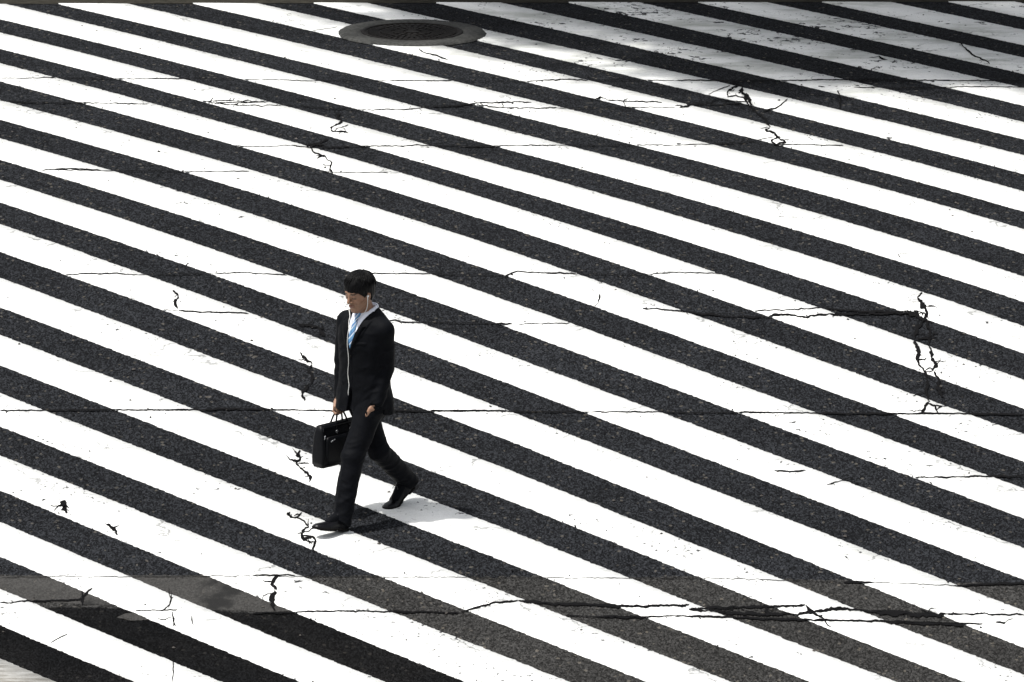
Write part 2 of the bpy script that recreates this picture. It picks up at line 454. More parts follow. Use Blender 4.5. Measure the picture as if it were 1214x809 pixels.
# ------------------------------------------------------------------ cracks
CRACKS = [
[1.6,0.6,[[-3.965,8.219],[-3.77,8.225],[-3.538,8.268]]],
[1.2,0.6,[[-3.538,8.268],[-2.988,8.215]]],
[1.8,0.6,[[-2.988,8.215],[-2.761,8.24],[-2.501,8.249]]],
[1,0.5,[[-2.501,8.249],[-1.947,8.231]]],
[1.6,0.6,[[-1.947,8.231],[-1.686,8.205],[-1.425,8.196]]],
[1,0.5,[[-1.425,8.196],[-0.957,8.228]]],
[1.7,0.7,[[-0.957,8.228],[-0.774,8.217],[-0.461,8.227]]],
[1,0.5,[[-0.461,8.227],[0.105,8.227]]],
[1.8,0.8,[[0.105,8.21],[0.366,8.306],[0.575,8.295]]],
[1.2,0.5,[[0.575,8.295],[1.246,8.3]]],
[2,0.6,[[1.246,8.3],[1.702,8.297],[2.225,8.331],[2.782,8.402],[3.074,8.359],[3.948,8.369]]],
[1.6,0.5,[[2.621,8.064],[3.192,8.048],[3.455,8.108],[3.936,8.106]]],
[1.5,0.8,[[-3.919,7.31],[-3.723,7.249],[-3.337,7.245],[-3.079,7.236],[-2.789,7.211]]],
[1.6,0.9,[[-2.375,7.358],[-2.276,7.261],[-2.048,7.168],[-1.773,7.21]]],
[1.4,0.9,[[-2.342,7.326],[-2.183,7.381],[-2.052,7.318],[-1.86,7.375]]],
[1.3,0.9,[[-2.277,7.294],[-2.128,7.266],[-1.987,7.303],[-1.872,7.341]]],
[1.2,0.7,[[-1.773,7.21],[-1.404,7.088],[-1.114,7.031]]],
[1.8,0.8,[[-1.114,7.031],[-0.761,7.058],[-0.634,7.178],[-0.41,7.219],[-0.281,7.323],[-0.12,7.362],[0.137,7.37]]],
[1.6,0.8,[[-0.281,7.256],[-0.12,7.161],[0.105,7.135],[0.33,7.142]]],
[1,0.5,[[0.33,7.142],[0.844,7.191]]],
[1.2,0.7,[[0.844,7.191],[1.23,7.203]]],
[2,1,[[0.615,7.486],[0.667,7.623],[0.718,7.489],[0.814,7.442],[1.136,7.401]]],
[1.6,0.8,[[1.232,7.303],[1.327,7.206],[1.375,7.375],[1.511,7.413],[1.559,7.584],[1.66,7.485],[1.827,7.423]]],
[1.5,0.6,[[1.497,7.718],[1.564,7.892],[1.672,8.103]]],
[3,1.2,[[1.637,7.62],[1.642,7.86],[1.697,8.034],[1.763,8.089]]],
[3.4,1.6,[[1.689,8.279],[1.751,8.106],[1.764,7.795],[1.809,7.524],[1.804,7.254]]],
[1.8,0.9,[[1.637,7.62],[1.703,7.69],[1.766,7.59],[1.798,7.288]]],
[1.8,0.8,[[1.269,7.238],[1.426,7.343],[1.554,7.313],[1.749,7.387]]],
[2,0.7,[[1.903,7.091],[1.989,7.193],[2.05,7.329],[2.101,7.567]]],
[3,1.4,[[1.804,7.254],[1.849,6.99],[1.914,6.762],[1.932,6.439]]],
[2.4,1.2,[[1.932,6.439],[1.905,6.342],[1.965,6.216],[1.998,5.996],[2.034,5.903],[1.974,5.808],[1.94,5.932],[2.0,6.091]]],
[1.6,0.5,[[1.209,5.754],[1.526,5.825],[1.781,5.895],[1.872,6.024],[1.955,6.058]]],
[1.6,0.5,[[1.949,5.807],[2.221,5.799],[2.473,5.791]]],
[1.5,0.5,[[-2.088,5.625],[-1.88,5.601],[-1.661,5.669]]],
[1.8,0.6,[[-1.661,5.669],[-1.501,5.581],[-1.313,5.617],[-1.125,5.654],[-0.873,5.677],[-0.684,5.698],[-0.368,5.676],[-0.053,5.701],[0.326,5.728]]],
[1,0.4,[[0.326,5.728],[0.925,5.761]]],
[1.5,0.5,[[0.925,5.761],[1.209,5.754]]],
[2.6,1.4,[[-1.311,6.926],[-1.34,6.728],[-1.299,6.599],[-1.353,6.404]]],
[2.8,1.4,[[-1.353,6.404],[-1.383,6.307],[-1.354,6.149],[-1.292,6.182],[-1.24,6.152]]],
[1.6,0.8,[[-1.245,6.439],[-1.326,6.309],[-1.349,6.18]]],
[2.5,1.2,[[-1.388,5.895],[-1.473,5.737],[-1.553,5.641],[-1.492,5.736],[-1.409,5.676]]],
[2.5,1.2,[[-1.456,5.187],[-1.407,5.278],[-1.346,5.042],[-1.361,4.836],[-1.334,4.722]]],
[1.8,0.8,[[-1.536,5.735],[-1.486,5.428],[-1.407,5.248]]],
[2,0.6,[[-3.477,4.72],[-3.405,4.78],[-3.231,4.799],[-3.042,4.746]]],
[1.2,0.5,[[-3.384,4.737],[-3.229,4.756],[-3.041,4.732]]],
[1.4,0.5,[[-2.43,4.706],[-2.232,4.74],[-1.951,4.733]]],
[1,0.4,[[-3.041,4.732],[-2.43,4.72]]],
[1.2,0.5,[[-1.39,4.72],[-1.172,4.712],[-0.923,4.733]]],
[1.7,0.5,[[-3.165,1.608],[-3.004,1.634],[-2.825,1.638],[-2.657,1.608]]],
[1.4,0.5,[[-2.12,1.655],[-1.929,1.682],[-1.599,1.632]]],
[1.6,0.4,[[-1.02,1.68],[-0.823,1.684],[-0.583,1.678]]],
[1.9,0.6,[[-0.057,1.633],[0.033,1.75],[0.195,1.731],[0.464,1.702]]],
[1.3,0.5,[[0.979,1.703],[1.153,1.764],[1.482,1.737]]],
[0.9,0.4,[[-2.657,1.608],[-2.12,1.655]]],
[0.9,0.4,[[-0.583,1.678],[-0.057,1.645]]],
[0.9,0.4,[[0.464,1.702],[0.979,1.703]]],
[2.6,1.2,[[-2.392,1.198],[-2.358,1.088],[-2.349,0.979],[-2.364,0.891],[-2.346,0.718]]],
[1,0.5,[[-2.446,0.695],[-2.333,0.676]]],
[2,0.4,[[-2.333,0.676],[-2.167,0.647],[-1.989,0.64],[-1.841,0.611]]],
[3,1.2,[[-1.357,0.272],[-1.326,0.19],[-1.3,0.066]]],
[2,0.8,[[-1.499,0.353],[-1.345,0.273]]],
[3,1.4,[[-1.466,-0.348],[-1.423,-0.47],[-1.374,-0.591],[-1.394,-0.753],[-1.355,-0.934],[-1.375,-1.094]]],
[2.8,1.4,[[-1.375,-1.094],[-1.412,-1.255],[-1.427,-1.355],[-1.407,-1.493]]],
[1.8,0.4,[[-3.462,-1.763],[-3.177,-1.747],[-2.664,-1.727],[-2.293,-1.725],[-2.121,-1.725],[-1.866,-1.681],[-1.608,-1.705],[-1.408,-1.711],[-1.179,-1.726]]],
[1.6,0.4,[[-0.865,-1.709],[-0.551,-1.713],[-0.037,-1.702],[0.191,-1.717]]],
[2,0.4,[[-0.551,-1.703],[-0.266,-1.697],[-0.037,-1.702]]],
[1.4,0.4,[[0.191,-1.717],[0.505,-1.71],[0.991,-1.7],[1.105,-1.718],[1.534,-1.699]]],
[2,0.4,[[1.534,-1.699],[2.076,-1.708],[2.476,-1.709],[2.762,-1.703],[3.47,-1.708]]],
[1.7,0.7,[[-0.866,0.473],[-0.777,0.422],[-0.63,0.404]]],
[1,0.4,[[-0.63,0.404],[-0.112,0.404]]],
[2,0.5,[[-0.112,0.404],[-0.042,0.385],[0.005,0.386]]],
[1,0.6,[[0.029,0.386],[0.193,0.4],[0.399,0.415]]],
[1.6,0.7,[[0.915,0.811],[1.08,0.772],[1.21,0.731]]],
[1.9,0.8,[[1.139,0.762],[1.374,0.66],[1.491,0.63],[1.785,0.594]]],
[1.4,0.6,[[1.7,0.753],[1.968,0.802],[2.176,0.85]]],
[2.2,0.9,[[1.785,0.594],[1.834,0.648],[1.905,0.661],[2.069,0.611],[2.142,0.687],[2.231,0.7],[2.318,0.648]]],
[1.8,0.8,[[2.176,0.85],[2.439,0.758],[2.617,0.762],[2.77,0.766]]],
[1.8,0.8,[[2.23,0.689],[2.437,0.694],[2.674,0.72],[2.792,0.723]]],
[3.8,1.4,[[2.89,1.272],[2.855,1.138],[2.873,0.985],[2.903,0.833],[2.887,0.575]]],
[3.6,1.4,[[2.764,0.765],[2.822,0.724],[2.847,0.596],[2.899,0.575]]],
[1.5,0.8,[[2.813,0.788],[2.864,0.746],[2.899,0.725]]],
[3,1.4,[[2.887,0.575],[2.826,0.362],[2.794,0.111]]],
[2.8,1.3,[[2.791,0.028],[2.812,-0.177],[2.793,-0.381],[2.804,-0.564],[2.84,-0.685]]],
[2.5,1.3,[[2.893,0.575],[2.906,0.28],[2.893,-0.052]]],
[3.4,1.4,[[2.893,-0.052],[2.904,-0.216],[2.892,-0.379],[2.921,-0.541],[2.897,-0.704]]],
[1.4,0.6,[[2.84,-0.685],[2.871,-0.623],[2.899,-0.663]]],
[3,1.4,[[2.897,-0.704],[2.924,-0.905],[2.911,-1.085],[2.937,-1.324]]],
[2.6,1.4,[[2.84,-0.685],[2.848,-0.946],[2.826,-1.207],[2.842,-1.405]]],
[3,1,[[2.842,-1.405],[2.814,-1.525],[2.78,-1.683]]],
[2.6,0.9,[[2.834,-1.465],[2.877,-1.523],[2.888,-1.681]]],
[2,0.8,[[2.798,0.07],[2.852,0.112],[2.904,0.072]]],
[3,1.4,[[-1.404,-2.663],[-1.43,-2.76],[-1.395,-2.855],[-1.437,-2.951]]],
[2.8,1.2,[[-1.437,-2.951],[-1.391,-3.007],[-1.366,-3.139],[-1.331,-3.233],[-1.334,-3.346]]],
[2.4,1,[[-1.462,-2.875],[-1.411,-2.893]]],
[2.4,1.1,[[-1.447,-4.017],[-1.468,-4.055],[-1.45,-4.128],[-1.401,-4.108],[-1.369,-4.034]]],
[1.4,0.6,[[-1.388,-3.924],[-1.364,-3.997],[-1.304,-3.959]]],
[2.8,1.2,[[-1.401,-4.108],[-1.343,-4.217],[-1.318,-4.344],[-1.361,-4.418],[-1.365,-4.49]]],
[2.6,1,[[-1.365,-4.49],[-1.346,-4.598],[-1.292,-4.543],[-1.269,-4.633],[-1.272,-4.741],[-1.286,-4.831]]],
[1.8,0.8,[[-1.346,-4.598],[-1.301,-4.67],[-1.268,-4.651]]],
[5,2.4,[[-2.96,-3.808],[-2.934,-3.881],[-2.936,-3.974],[-2.904,-4.065]]],
[2,1.5,[[-2.977,-3.919],[-2.944,-3.918],[-2.9,-3.899]]],
[2,1.8,[[-2.636,-4.279],[-2.604,-4.388],[-2.56,-4.532]]],
[1.4,0.6,[[-3.251,-5.962],[-3.091,-5.932],[-2.93,-5.921],[-2.728,-5.882]]],
[1.4,0.7,[[-2.729,-5.847],[-2.702,-5.724],[-2.673,-5.653]]],
[2.4,0.9,[[-2.735,-5.707],[-2.724,-5.847],[-2.728,-6.004]]],
[3,1.4,[[-1.487,-5.35],[-1.512,-5.456],[-1.525,-5.561],[-1.506,-5.683]]],
[3.4,1.6,[[-1.506,-5.683],[-1.525,-5.788],[-1.506,-5.91],[-1.513,-6.085]]],
[1.2,0.5,[[-1.655,-5.353],[-1.384,-5.357]]],
[1.2,0.9,[[-2.187,-5.644],[-2.17,-5.836],[-2.173,-6.045]]],
[1.6,1,[[-2.144,-6.132],[-2.128,-6.427]]],
[1.2,0.5,[[-2.385,-6.119],[-2.118,-6.088]]],
[1.1,0.7,[[-2.023,-6.217],[-2.0,-6.425]]],
[1.2,0.6,[[-2.891,-6.789],[-2.832,-6.684],[-2.792,-6.614]]],
[1.3,0.6,[[-2.11,-7.12],[-2.097,-7.344],[-2.1,-7.585]]],
[1.8,0.5,[[-1.634,-6.157],[-1.42,-6.135],[-1.099,-6.094],[-0.778,-6.105],[-0.563,-6.101],[-0.322,-6.114]]],
[2.4,0.6,[[-0.322,-6.114],[-0.253,-6.043],[-0.108,-5.909],[0.053,-5.862]]],
[2.4,0.7,[[0.053,-5.862],[0.241,-5.911],[0.51,-5.932],[0.698,-5.963],[0.94,-5.95],[1.139,-5.929]]],
[1.5,0.5,[[0.348,-6.153],[0.615,-6.183],[0.83,-6.178],[1.044,-6.157]]],
[2.6,0.6,[[0.589,-6.166],[0.723,-6.18],[0.84,-6.178]]],
[2,0.8,[[1.137,-6.024],[1.315,-5.969],[1.423,-5.958],[1.638,-5.954],[1.88,-5.932]]],
[2.6,0.9,[[1.88,-5.932],[1.905,-6.001],[1.936,-6.07]]],
[2.2,0.8,[[1.137,-6.016],[1.367,-6.081],[1.635,-6.102],[1.822,-6.107],[1.931,-6.061],[2.04,-5.981],[2.121,-5.979]]],
[2.2,0.8,[[2.04,-5.981],[2.227,-6.012],[2.333,-6.045],[2.44,-6.06]]],
[3.6,1,[[2.333,-6.045],[2.493,-6.076],[2.653,-6.099],[2.772,-6.071]]],
[1.9,0.6,[[2.772,-6.088],[2.976,-6.067],[3.11,-6.082],[3.265,-6.087]]],
[2.2,0.5,[[1.044,-6.157],[1.419,-6.176],[1.739,-6.213],[2.113,-6.223],[2.434,-6.251]]],
[3,0.6,[[2.38,-6.252],[2.593,-6.266],[2.87,-6.312]]],
[1.6,0.4,[[2.434,-6.251],[2.701,-6.264],[2.994,-6.275]]],
[3.2,1.2,[[1.611,-5.937],[1.642,-6.023],[1.618,-6.128]]],
[2.6,0.8,[[1.914,-6.088],[1.966,-6.139],[1.991,-6.208]]],
[2.2,1,[[1.358,-6.011],[1.377,-6.133]]],
[2.6,1,[[3.081,-6.239],[3.107,-6.264],[3.139,-6.255]]],
[1.4,0.7,[[2.68,-3.161],[2.932,-3.156],[3.157,-3.123],[3.403,-3.137]]],
[1.4,0.7,[[1.748,-3.038],[1.872,-3.045],[1.956,-3.034]]],
[1.1,0.8,[[2.088,-3.333],[2.201,-3.275],[2.235,-3.255]]],
[2.2,0.4,[[2.137,-5.429],[2.256,-5.435],[2.332,-5.434]]],
[2.2,0.5,[[2.838,-5.503],[3.002,-5.465],[3.295,-5.441]]],
[2.2,1.1,[[3.522,10.025],[3.541,9.836],[3.583,9.574],[3.614,9.389],[3.686,9.207],[3.712,9.061]]],
[3,1,[[2.861,9.401],[2.889,9.254],[2.921,9.218]]],
[2,0.8,[[-0.742,9.577],[-0.714,9.429],[-0.621,9.321],[-0.514,9.103]]],
[1.6,1,[[2.499,7.922],[2.501,7.545],[2.482,7.142]]],
[1.8,0.8,[[2.348,8.09],[2.4,8.057]]],
[1.6,1.2,[[0.61,1.199],[0.621,1.045],[0.608,0.913]]],
[1.5,1.2,[[2.76,2.328],[2.774,2.21]]],
[1.4,0.8,[[0.834,7.459],[0.857,7.158]]],
[1.2,0.5,[[-1.6,10.387],[-1.501,10.469],[-1.402,10.55]]],
[0.55,0.5,[[-3.277,-5.429],[-2.466,-5.413],[-1.654,-5.38],[-0.842,-5.381],[-0.029,-5.383],[1.326,-5.374],[2.137,-5.429]]],
[0.6,0.5,[[2.326,-5.434],[2.838,-5.494],[3.295,-5.45]]]]
SQ = 0.27           # cracks gape wider along the road's depth than across it
def branches():
    out = []
    for w, jit, pts in CRACKS:
        if jit < 0.8: continue
        for k in range(rnd.choice([1, 2, 3])):
            i = rnd.randrange(len(pts) - 1); f = rnd.random()
            x = pts[i][0] * (1 - f) + pts[i + 1][0] * f; y = pts[i][1] * (1 - f) + pts[i + 1][1] * f
            a = rnd.uniform(0, 2 * math.pi); ln = rnd.uniform(0.025, 0.085); p = [[x, y]]
            for q in range(3):
                a += rnd.uniform(-0.7, 0.7); x += ln / 3 * math.cos(a) * 1.3; y += ln / 3 * math.sin(a) * 2.4; p.append([x, y])
            out.append([rnd.uniform(0.7, 1.3), 1.1, p])
    return out
def crack_mesh():
    V, Q = [], []
    for w, jit, pts in CRACKS + branches():
        P = np.array(pts); P = np.column_stack([P[:, 0], P[:, 1] * SQ])
        seg = np.linalg.norm(np.diff(P, axis=0), axis=1); L = np.concatenate([[0], np.cumsum(seg)])
        n = max(3, int(L[-1] / 0.0085))
        s = np.linspace(0, L[-1], n)
        C = np.column_stack([np.interp(s, L, P[:, 0]), np.interp(s, L, P[:, 1])])
        def fract(n, k):
            m = max(2, n // k + 2); return np.interp(np.linspace(0, m - 1, n), np.arange(m), nrg.normal(0, 1, m))
        t = np.gradient(C, axis=0); t /= np.linalg.norm(t, axis=1)[:, None] + 1e-9
        nn = np.column_stack([-t[:, 1], t[:, 0]])
        j = (0.55 * fract(n, 6) + 0.55 * fract(n, 3) + 0.30 * fract(n, 1)) * jit * 0.0054
        C = C + nn * j[:, None]
        hw = 0.5 * w / 182.0 * np.clip(1.0 + (0.10 + 0.20 * jit) * fract(n, 7) + 0.22 * jit * fract(n, 1), 0.5, 2.1)
        taper = np.minimum(1.0, np.minimum(s, L[-1] - s) / 0.035 + 0.38)
        hw = hw * taper * (0.88 if jit < 0.65 else 1.06)
        A = C + nn * hw[:, None]; B = C - nn * (hw * np.clip(1 + 0.25 * jit * fract(n, 1), 0.4, 2.4))[:, None]
        o = len(V)
        for a, b in zip(A, B):
            for p in (a, b):
                y = p[1] / SQ; V.append((p[0], y, float(zroad(y)) + 0.0105))
        for i in range(n - 1): Q.append((o + 2 * i, o + 2 * i + 1, o + 2 * i + 3, o + 2 * i + 2))
        # chips broken out of the paint beside the crack
        for k in range(int(n * (0.05 + 0.10 * max(0.0, jit - 0.7)))):
            i = int(nrg.integers(0, n)); d = nrg.choice([-1, 1]) * (0.006 + abs(nrg.normal(0, 0.016 + 0.012 * jit)))
            c = C[i] + nn[i] * d + t[i] * nrg.normal(0, 0.02); r = abs(nrg.normal(0.0022, 0.0016)) + 0.0008
            y = c[1] / SQ; z = float(zroad(y)) + 0.0105; o = len(V)
            for q in range(4):
                a = q * 1.571 + nrg.uniform(-0.5, 0.5); rr = r * nrg.uniform(0.6, 1.5)
                V.append((c[0] + 1.5 * rr * math.cos(a), y + rr * math.sin(a) / SQ, z))
            Q.append((o, o + 1, o + 2, o + 3))
    return quads_np('road_cracks', V, Q)
structure(obj('road_cracks', crack_mesh(), M['crack'], smooth=False))
# crumbs and specks that lie about on the lanes (broken asphalt, grit)
V, Q = [], []
for k in range(420):
    x, y = rnd.uniform(-3.9, 3.9), rnd.uniform(-7.3, 11.3)
    s = rnd.choice([0.004, 0.005, 0.006, 0.008, 0.011]) * rnd.uniform(0.8, 1.3); z = float(zroad(y)) + 0.008
    o = len(V); m = rnd.randint(4, 6); a0 = rnd.uniform(0, 6)
    ring = [(x + s * math.cos(a0 + 6.283 * i / m) * rnd.uniform(0.7, 1.3), y + s * math.sin(a0 + 6.283 * i / m) * rnd.uniform(0.8, 1.8), z) for i in range(m)]
    V += ring + [(x, y, z + s * rnd.uniform(0.5, 0.9))]
    Q += [(o + i, o + (i + 1) % m, o + m) for i in range(m)]
grit = obj('grit', mesh_np('grit', V, Q), plain('grit', (0.06, 0.055, 0.05), 0.9, 0.2, var=(9, 0.6)), smooth=False)
grit['kind'] = 'stuff'

# ------------------------------------------------------------------ manhole
mh = empty('manhole', (MH[0], MH[1], float(zroad(MH[1])) + 0.006))
slope = float(zroad(MH[1] + 0.4) - zroad(MH[1] - 0.4)) / 0.8
mh.rotation_euler = (math.atan(slope), 0, 0)
thing(mh, 'dark ribbed round manhole cover set in a grey ring near the far gutter', 'manhole')
def ring_mesh(prof, n=96, jit=0.0):
    V, Q = [], []
    for k in range(n):
        a = 2 * math.pi * k / n; j = 1 + jit * rnd.uniform(-1, 1)
        for r, z in prof: V.append((r * j * math.cos(a), r * j * math.sin(a), z))
    m = len(prof)
    for k in range(n):
        for i in range(m - 1): Q.append((k * m + i, ((k + 1) % n) * m + i, ((k + 1) % n) * m + i + 1, k * m + i + 1))
    return V, Q
obj('collar', quads_np('collar', *ring_mesh([(0.405, 0.012), (0.41, 0.019), (0.50, 0.0185), (0.572, 0.018), (0.588, 0.0)], 120, 0.010)), M['collar'], mh)
obj('frame', quads_np('frame', *ring_mesh([(0.368, 0.010), (0.372, 0.021), (0.402, 0.021), (0.404, 0.012)])), M['iron'], mh, smooth=False)
V, Q = ring_mesh([(0.0005, 0.012), (0.05, 0.012), (0.2, 0.013), (0.364, 0.013), (0.3695, 0.0125)])
lid = [(V, Q)]
for ringi, (r0, r1, cnt) in enumerate([(0.075, 0.155, 14), (0.17, 0.255, 28), (0.27, 0.352, 44)]):
    for k in range(cnt):
        a = 2 * math.pi * (k + 0.5 * (ringi % 2)) / cnt; wd = 0.30 * 2 * math.pi / cnt
        pr = [(r0, a - wd), (r0, a + wd), (r1, a + wd), (r1, a - wd)]
        lo = [(r * math.cos(t), r * math.sin(t), 0.012) for r, t in pr]; up = [(r * math.cos(t) * 1.0, r * math.sin(t), 0.019) for r, t in pr]
        lid.append((lo + up, [(4, 5, 6, 7), (0, 1, 5, 4), (1, 2, 6, 5), (2, 3, 7, 6), (3, 0, 4, 7)]))
lid.append(([(0.055 * math.cos(t), 0.055 * math.sin(t), z) for z in (0.012, 0.02) for t in [i * math.pi / 8 for i in range(16)]],
            [tuple(range(16, 32))] + [(i, (i + 1) % 16, 16 + (i + 1) % 16, 16 + i) for i in range(16)]))
obj('cover', quads_np('cover', V, Q) if False else mesh_np('cover', *join(lid)), M['iron'], mh, smooth=False)

# ------------------------------------------------------------------ implicit modelling: fields on a grid, surfaced by surface nets
def smin(a, b, k):
    h = np.clip(0.5 + 0.5 * (b - a) / k, 0, 1)
    return b + (a - b) * h - k * h * (1 - h)
def smax(a, b, k): return -smin(-a, -b, k)
def V3(*a): return np.array(a, np.float32)
def rcone(P, a, b, ra, rb):
    a = np.asarray(a, np.float32); b = np.asarray(b, np.float32)
    ab = b - a; t = np.clip(((P - a) @ ab) / float(ab @ ab), 0, 1)
    d = P - (a + t[..., None] * ab)
    return np.sqrt((d * d).sum(-1)) - (ra + (rb - ra) * t)
def ellip(P, c, ax, r):
    """ellipsoid; ax = three unit axes (rows)"""
    q = (P - np.asarray(c, np.float32)) @ np.asarray(ax, np.float32).T
    q = q / np.asarray(r, np.float32)
    n = np.sqrt((q * q).sum(-1)); return (n - 1) * min(r)
def hash3(i, j, k, seed):
    h = (i * 374761393 + j * 668265263 + k * 2147483647 + seed * 974711) & 0xffffffff
    h = ((h ^ (h >> 13)) * 1274126177) & 0xffffffff
    return ((h ^ (h >> 16)) & 0xffff) / 65535.0
def vnoise(P, seed=0):
    I = np.floor(P).astype(np.int64); f = P - I; f = f * f * (3 - 2 * f)
    o = 0
    for dx in (0, 1):
        for dy in (0, 1):
            for dz in (0, 1):
                w = (f[..., 0] if dx else 1 - f[..., 0]) * (f[..., 1] if dy else 1 - f[..., 1]) * (f[..., 2] if dz else 1 - f[..., 2])
                o = o + w * hash3(I[..., 0] + dx, I[..., 1] + dy, I[..., 2] + dz, seed)
    return o
def ridged(P, seed): return 1 - np.abs(2 * vnoise(P, seed) - 1)

class Vol:
    def __init__(self, lo, hi, h):
        self.lo = np.array(lo, np.float32); self.h = h
        self.n = np.ceil((np.array(hi) - np.array(lo)) / h).astype(int) + 1
        self.F = np.full(self.n, 0.2, np.float32)
    def box(self, lo, hi):
        a = np.clip(np.floor((np.array(lo) - self.lo) / self.h).astype(int), 0, self.n)
        b = np.clip(np.ceil((np.array(hi) - self.lo) / self.h).astype(int) + 1, 0, self.n)
        sl = tuple(slice(i, j) for i, j in zip(a, b))
        g = np.stack(np.meshgrid(*[self.lo[i] + self.h * np.arange(a[i], b[i], dtype=np.float32) for i in range(3)], indexing='ij'), -1)
        return sl, g
    def add(self, fn, lo, hi, k=0.0):
        sl, g = self.box(lo, hi)
        v = fn(g); f = self.F[sl]
        self.F[sl] = smin(f, v, k) if k > 0 else np.minimum(f, v)
    def cone(self, a, b, ra, rb, k=0.0):
        m = max(ra, rb) + 2 * k + 0.02
        a = np.array(a); b = np.array(b)
        self.add(lambda P: rcone(P, a, b, ra, rb), np.minimum(a, b) - m, np.maximum(a, b) + m, k)
    def ell(self, c, ax, r, k=0.0):
        m = max(r) + 2 * k + 0.02; c = np.array(c)
        self.add(lambda P: ellip(P, c, ax, r), c - m, c + m, k)
    def all(self):
        return self.box(self.lo, self.lo + self.h * self.n)[1]
    def mesh(self, smooth=1):
        F = self.F; nx, ny, nz = F.shape
        s = F < 0
        c = np.zeros((nx - 1, ny - 1, nz - 1), np.uint8)
        offs = [(i, j, k) for i in (0, 1) for j in (0, 1) for k in (0, 1)]
        for i, j, k in offs: c += s[i:nx - 1 + i, j:ny - 1 + j, k:nz - 1 + k]
        cells = np.argwhere((c > 0) & (c < 8))
        vid = np.full(c.shape, -1, np.int32); vid[tuple(cells.T)] = np.arange(len(cells))
        acc = np.zeros((len(cells), 3)); cnt = np.zeros(len(cells))
        for a in offs:
            for ax in range(3):
                if a[ax]: continue
                b = list(a); b[ax] = 1
                fa = F[cells[:, 0] + a[0], cells[:, 1] + a[1], cells[:, 2] + a[2]]
                fb = F[cells[:, 0] + b[0], cells[:, 1] + b[1], cells[:, 2] + b[2]]
                m = (fa < 0) != (fb < 0)
                t = np.where(m, fa / np.where(m, fa - fb, 1), 0)
                p = np.tile(np.array(a, float), (len(cells), 1)); p[:, ax] += t
                acc[m] += p[m]; cnt[m] += 1
        V = cells + acc / cnt[:, None]
        Q = []
        for ax in range(3):
            u, w = (ax + 1) % 3, (ax + 2) % 3
            sa = [slice(None)] * 3; sb = [slice(None)] * 3
            sa[ax] = slice(0, -1); sb[ax] = slice(1, None)
            A = s[tuple(sa)]; B = s[tuple(sb)]
            e = np.argwhere(A != B)
            ok = (e[:, u] > 0) & (e[:, w] > 0) & (e[:, u] < F.shape[u] - 1) & (e[:, w] < F.shape[w] - 1)
            e = e[ok]
            ids = []
            for du, dw in ((-1, -1), (0, -1), (0, 0), (-1, 0)):
                q = e.copy(); q[:, u] += du; q[:, w] += dw; ids.append(vid[tuple(q.T)])
            q = np.stack(ids, 1)
            flip = ~A[tuple(e.T)]
            q[flip] = q[flip][:, ::-1]
            Q.append(q)
        Q = np.concatenate(Q); V = self.lo + V * self.h
        for _ in range(smooth): V = relax(V, Q)
        return V, Q
def relax(V, Q, f=0.5):
    S = np.zeros_like(V); C = np.zeros(len(V))
    for i, j in ((0, 1), (1, 2), (2, 3), (3, 0)):
        for a, b in ((i, j), (j, i)):
            np.add.at(S, Q[:, a], V[Q[:, b]]); np.add.at(C, Q[:, a], 1)
    return V * (1 - f) + f * S / np.maximum(C, 1)[:, None]

# ------------------------------------------------------------------ the walking man
YAW = R(46)
F3 = V3(-math.cos(YAW), -math.sin(YAW), 0)       # the way he walks
R3 = V3(-math.sin(YAW), math.cos(YAW), 0)        # his right hand side
Z3 = V3(0, 0, 1)
MAN = (-0.959, -4.098, float(zroad(-4.098)))
man = empty('person', MAN)
thing(man, 'man in dark suit and blue tie walking across the stripes, one hand in pocket', 'person')
TC = V3(0.005, 0.0, 0)                            # trunk axis

zt = [0.66, 0.72, 0.80, 0.88, 1.00, 1.10, 1.20, 1.28, 1.335, 1.375, 1.40, 1.43]
wt = [0.205, 0.203, 0.198, 0.188, 0.170, 0.172, 0.185, 0.188, 0.165, 0.115, 0.085, 0.068]
dt = [0.150, 0.148, 0.142, 0.133, 0.121, 0.126, 0.133, 0.127, 0.110, 0.090, 0.078, 0.066]
ut = [0.000, 0.000, 0.000, 0.000, 0.004, 0.008, 0.008, 0.000, -0.010, -0.014, -0.012, -0.006]
def trunk(P, grow=0.0, lo=0.6):
    q = P - TC
    u = q @ F3; r = q @ R3; z = P[..., 2]
    w = np.interp(z, zt, wt) + grow; d = np.interp(z, zt, dt) + grow; c = np.interp(z, zt, ut)
    n = (np.abs(r / w) ** 2.3 + np.abs((u - c) / d) ** 2.3) ** (1 / 2.3)
    return ((n - 1) * np.minimum(w, d)).astype(np.float32)
def urz(P):
    q = P - TC; return q @ F3, q @ R3, P[..., 2]

def at(u, r, z): return TC + F3 * u + R3 * r + Z3 * z
S_R, E_R, W_R = V3(-0.116, 0.118, 1.295), V3(-0.143, 0.128, 1.03), V3(-0.156, 0.100, 0.80)
S_L, E_L, W_L = V3(0.124, -0.118, 1.290), V3(0.136, -0.078, 1.03), V3(0.080, -0.160, 0.83)
HIP_L, KN_L, AN_L = V3(0.062, -0.060, 0.84), V3(-0.072, -0.222, 0.47), V3(-0.138, -0.318, 0.11)
HIP_R, KN_R, AN_R = V3(-0.052, 0.062, 0.84), V3(0.090, 0.010, 0.455), V3(0.262, 0.300, 0.195)
PIT = R(15)
HC = V3(-0.037, -0.039, 1.534)
Fh = F3 * math.cos(PIT) - Z3 * math.sin(PIT); Uh = Z3 * math.cos(PIT) + F3 * math.sin(PIT); Rh = R3
HA = np.stack([Fh, Rh, Uh])
def hp(f, r, u): return HC + Fh * f + Rh * r + Uh * u

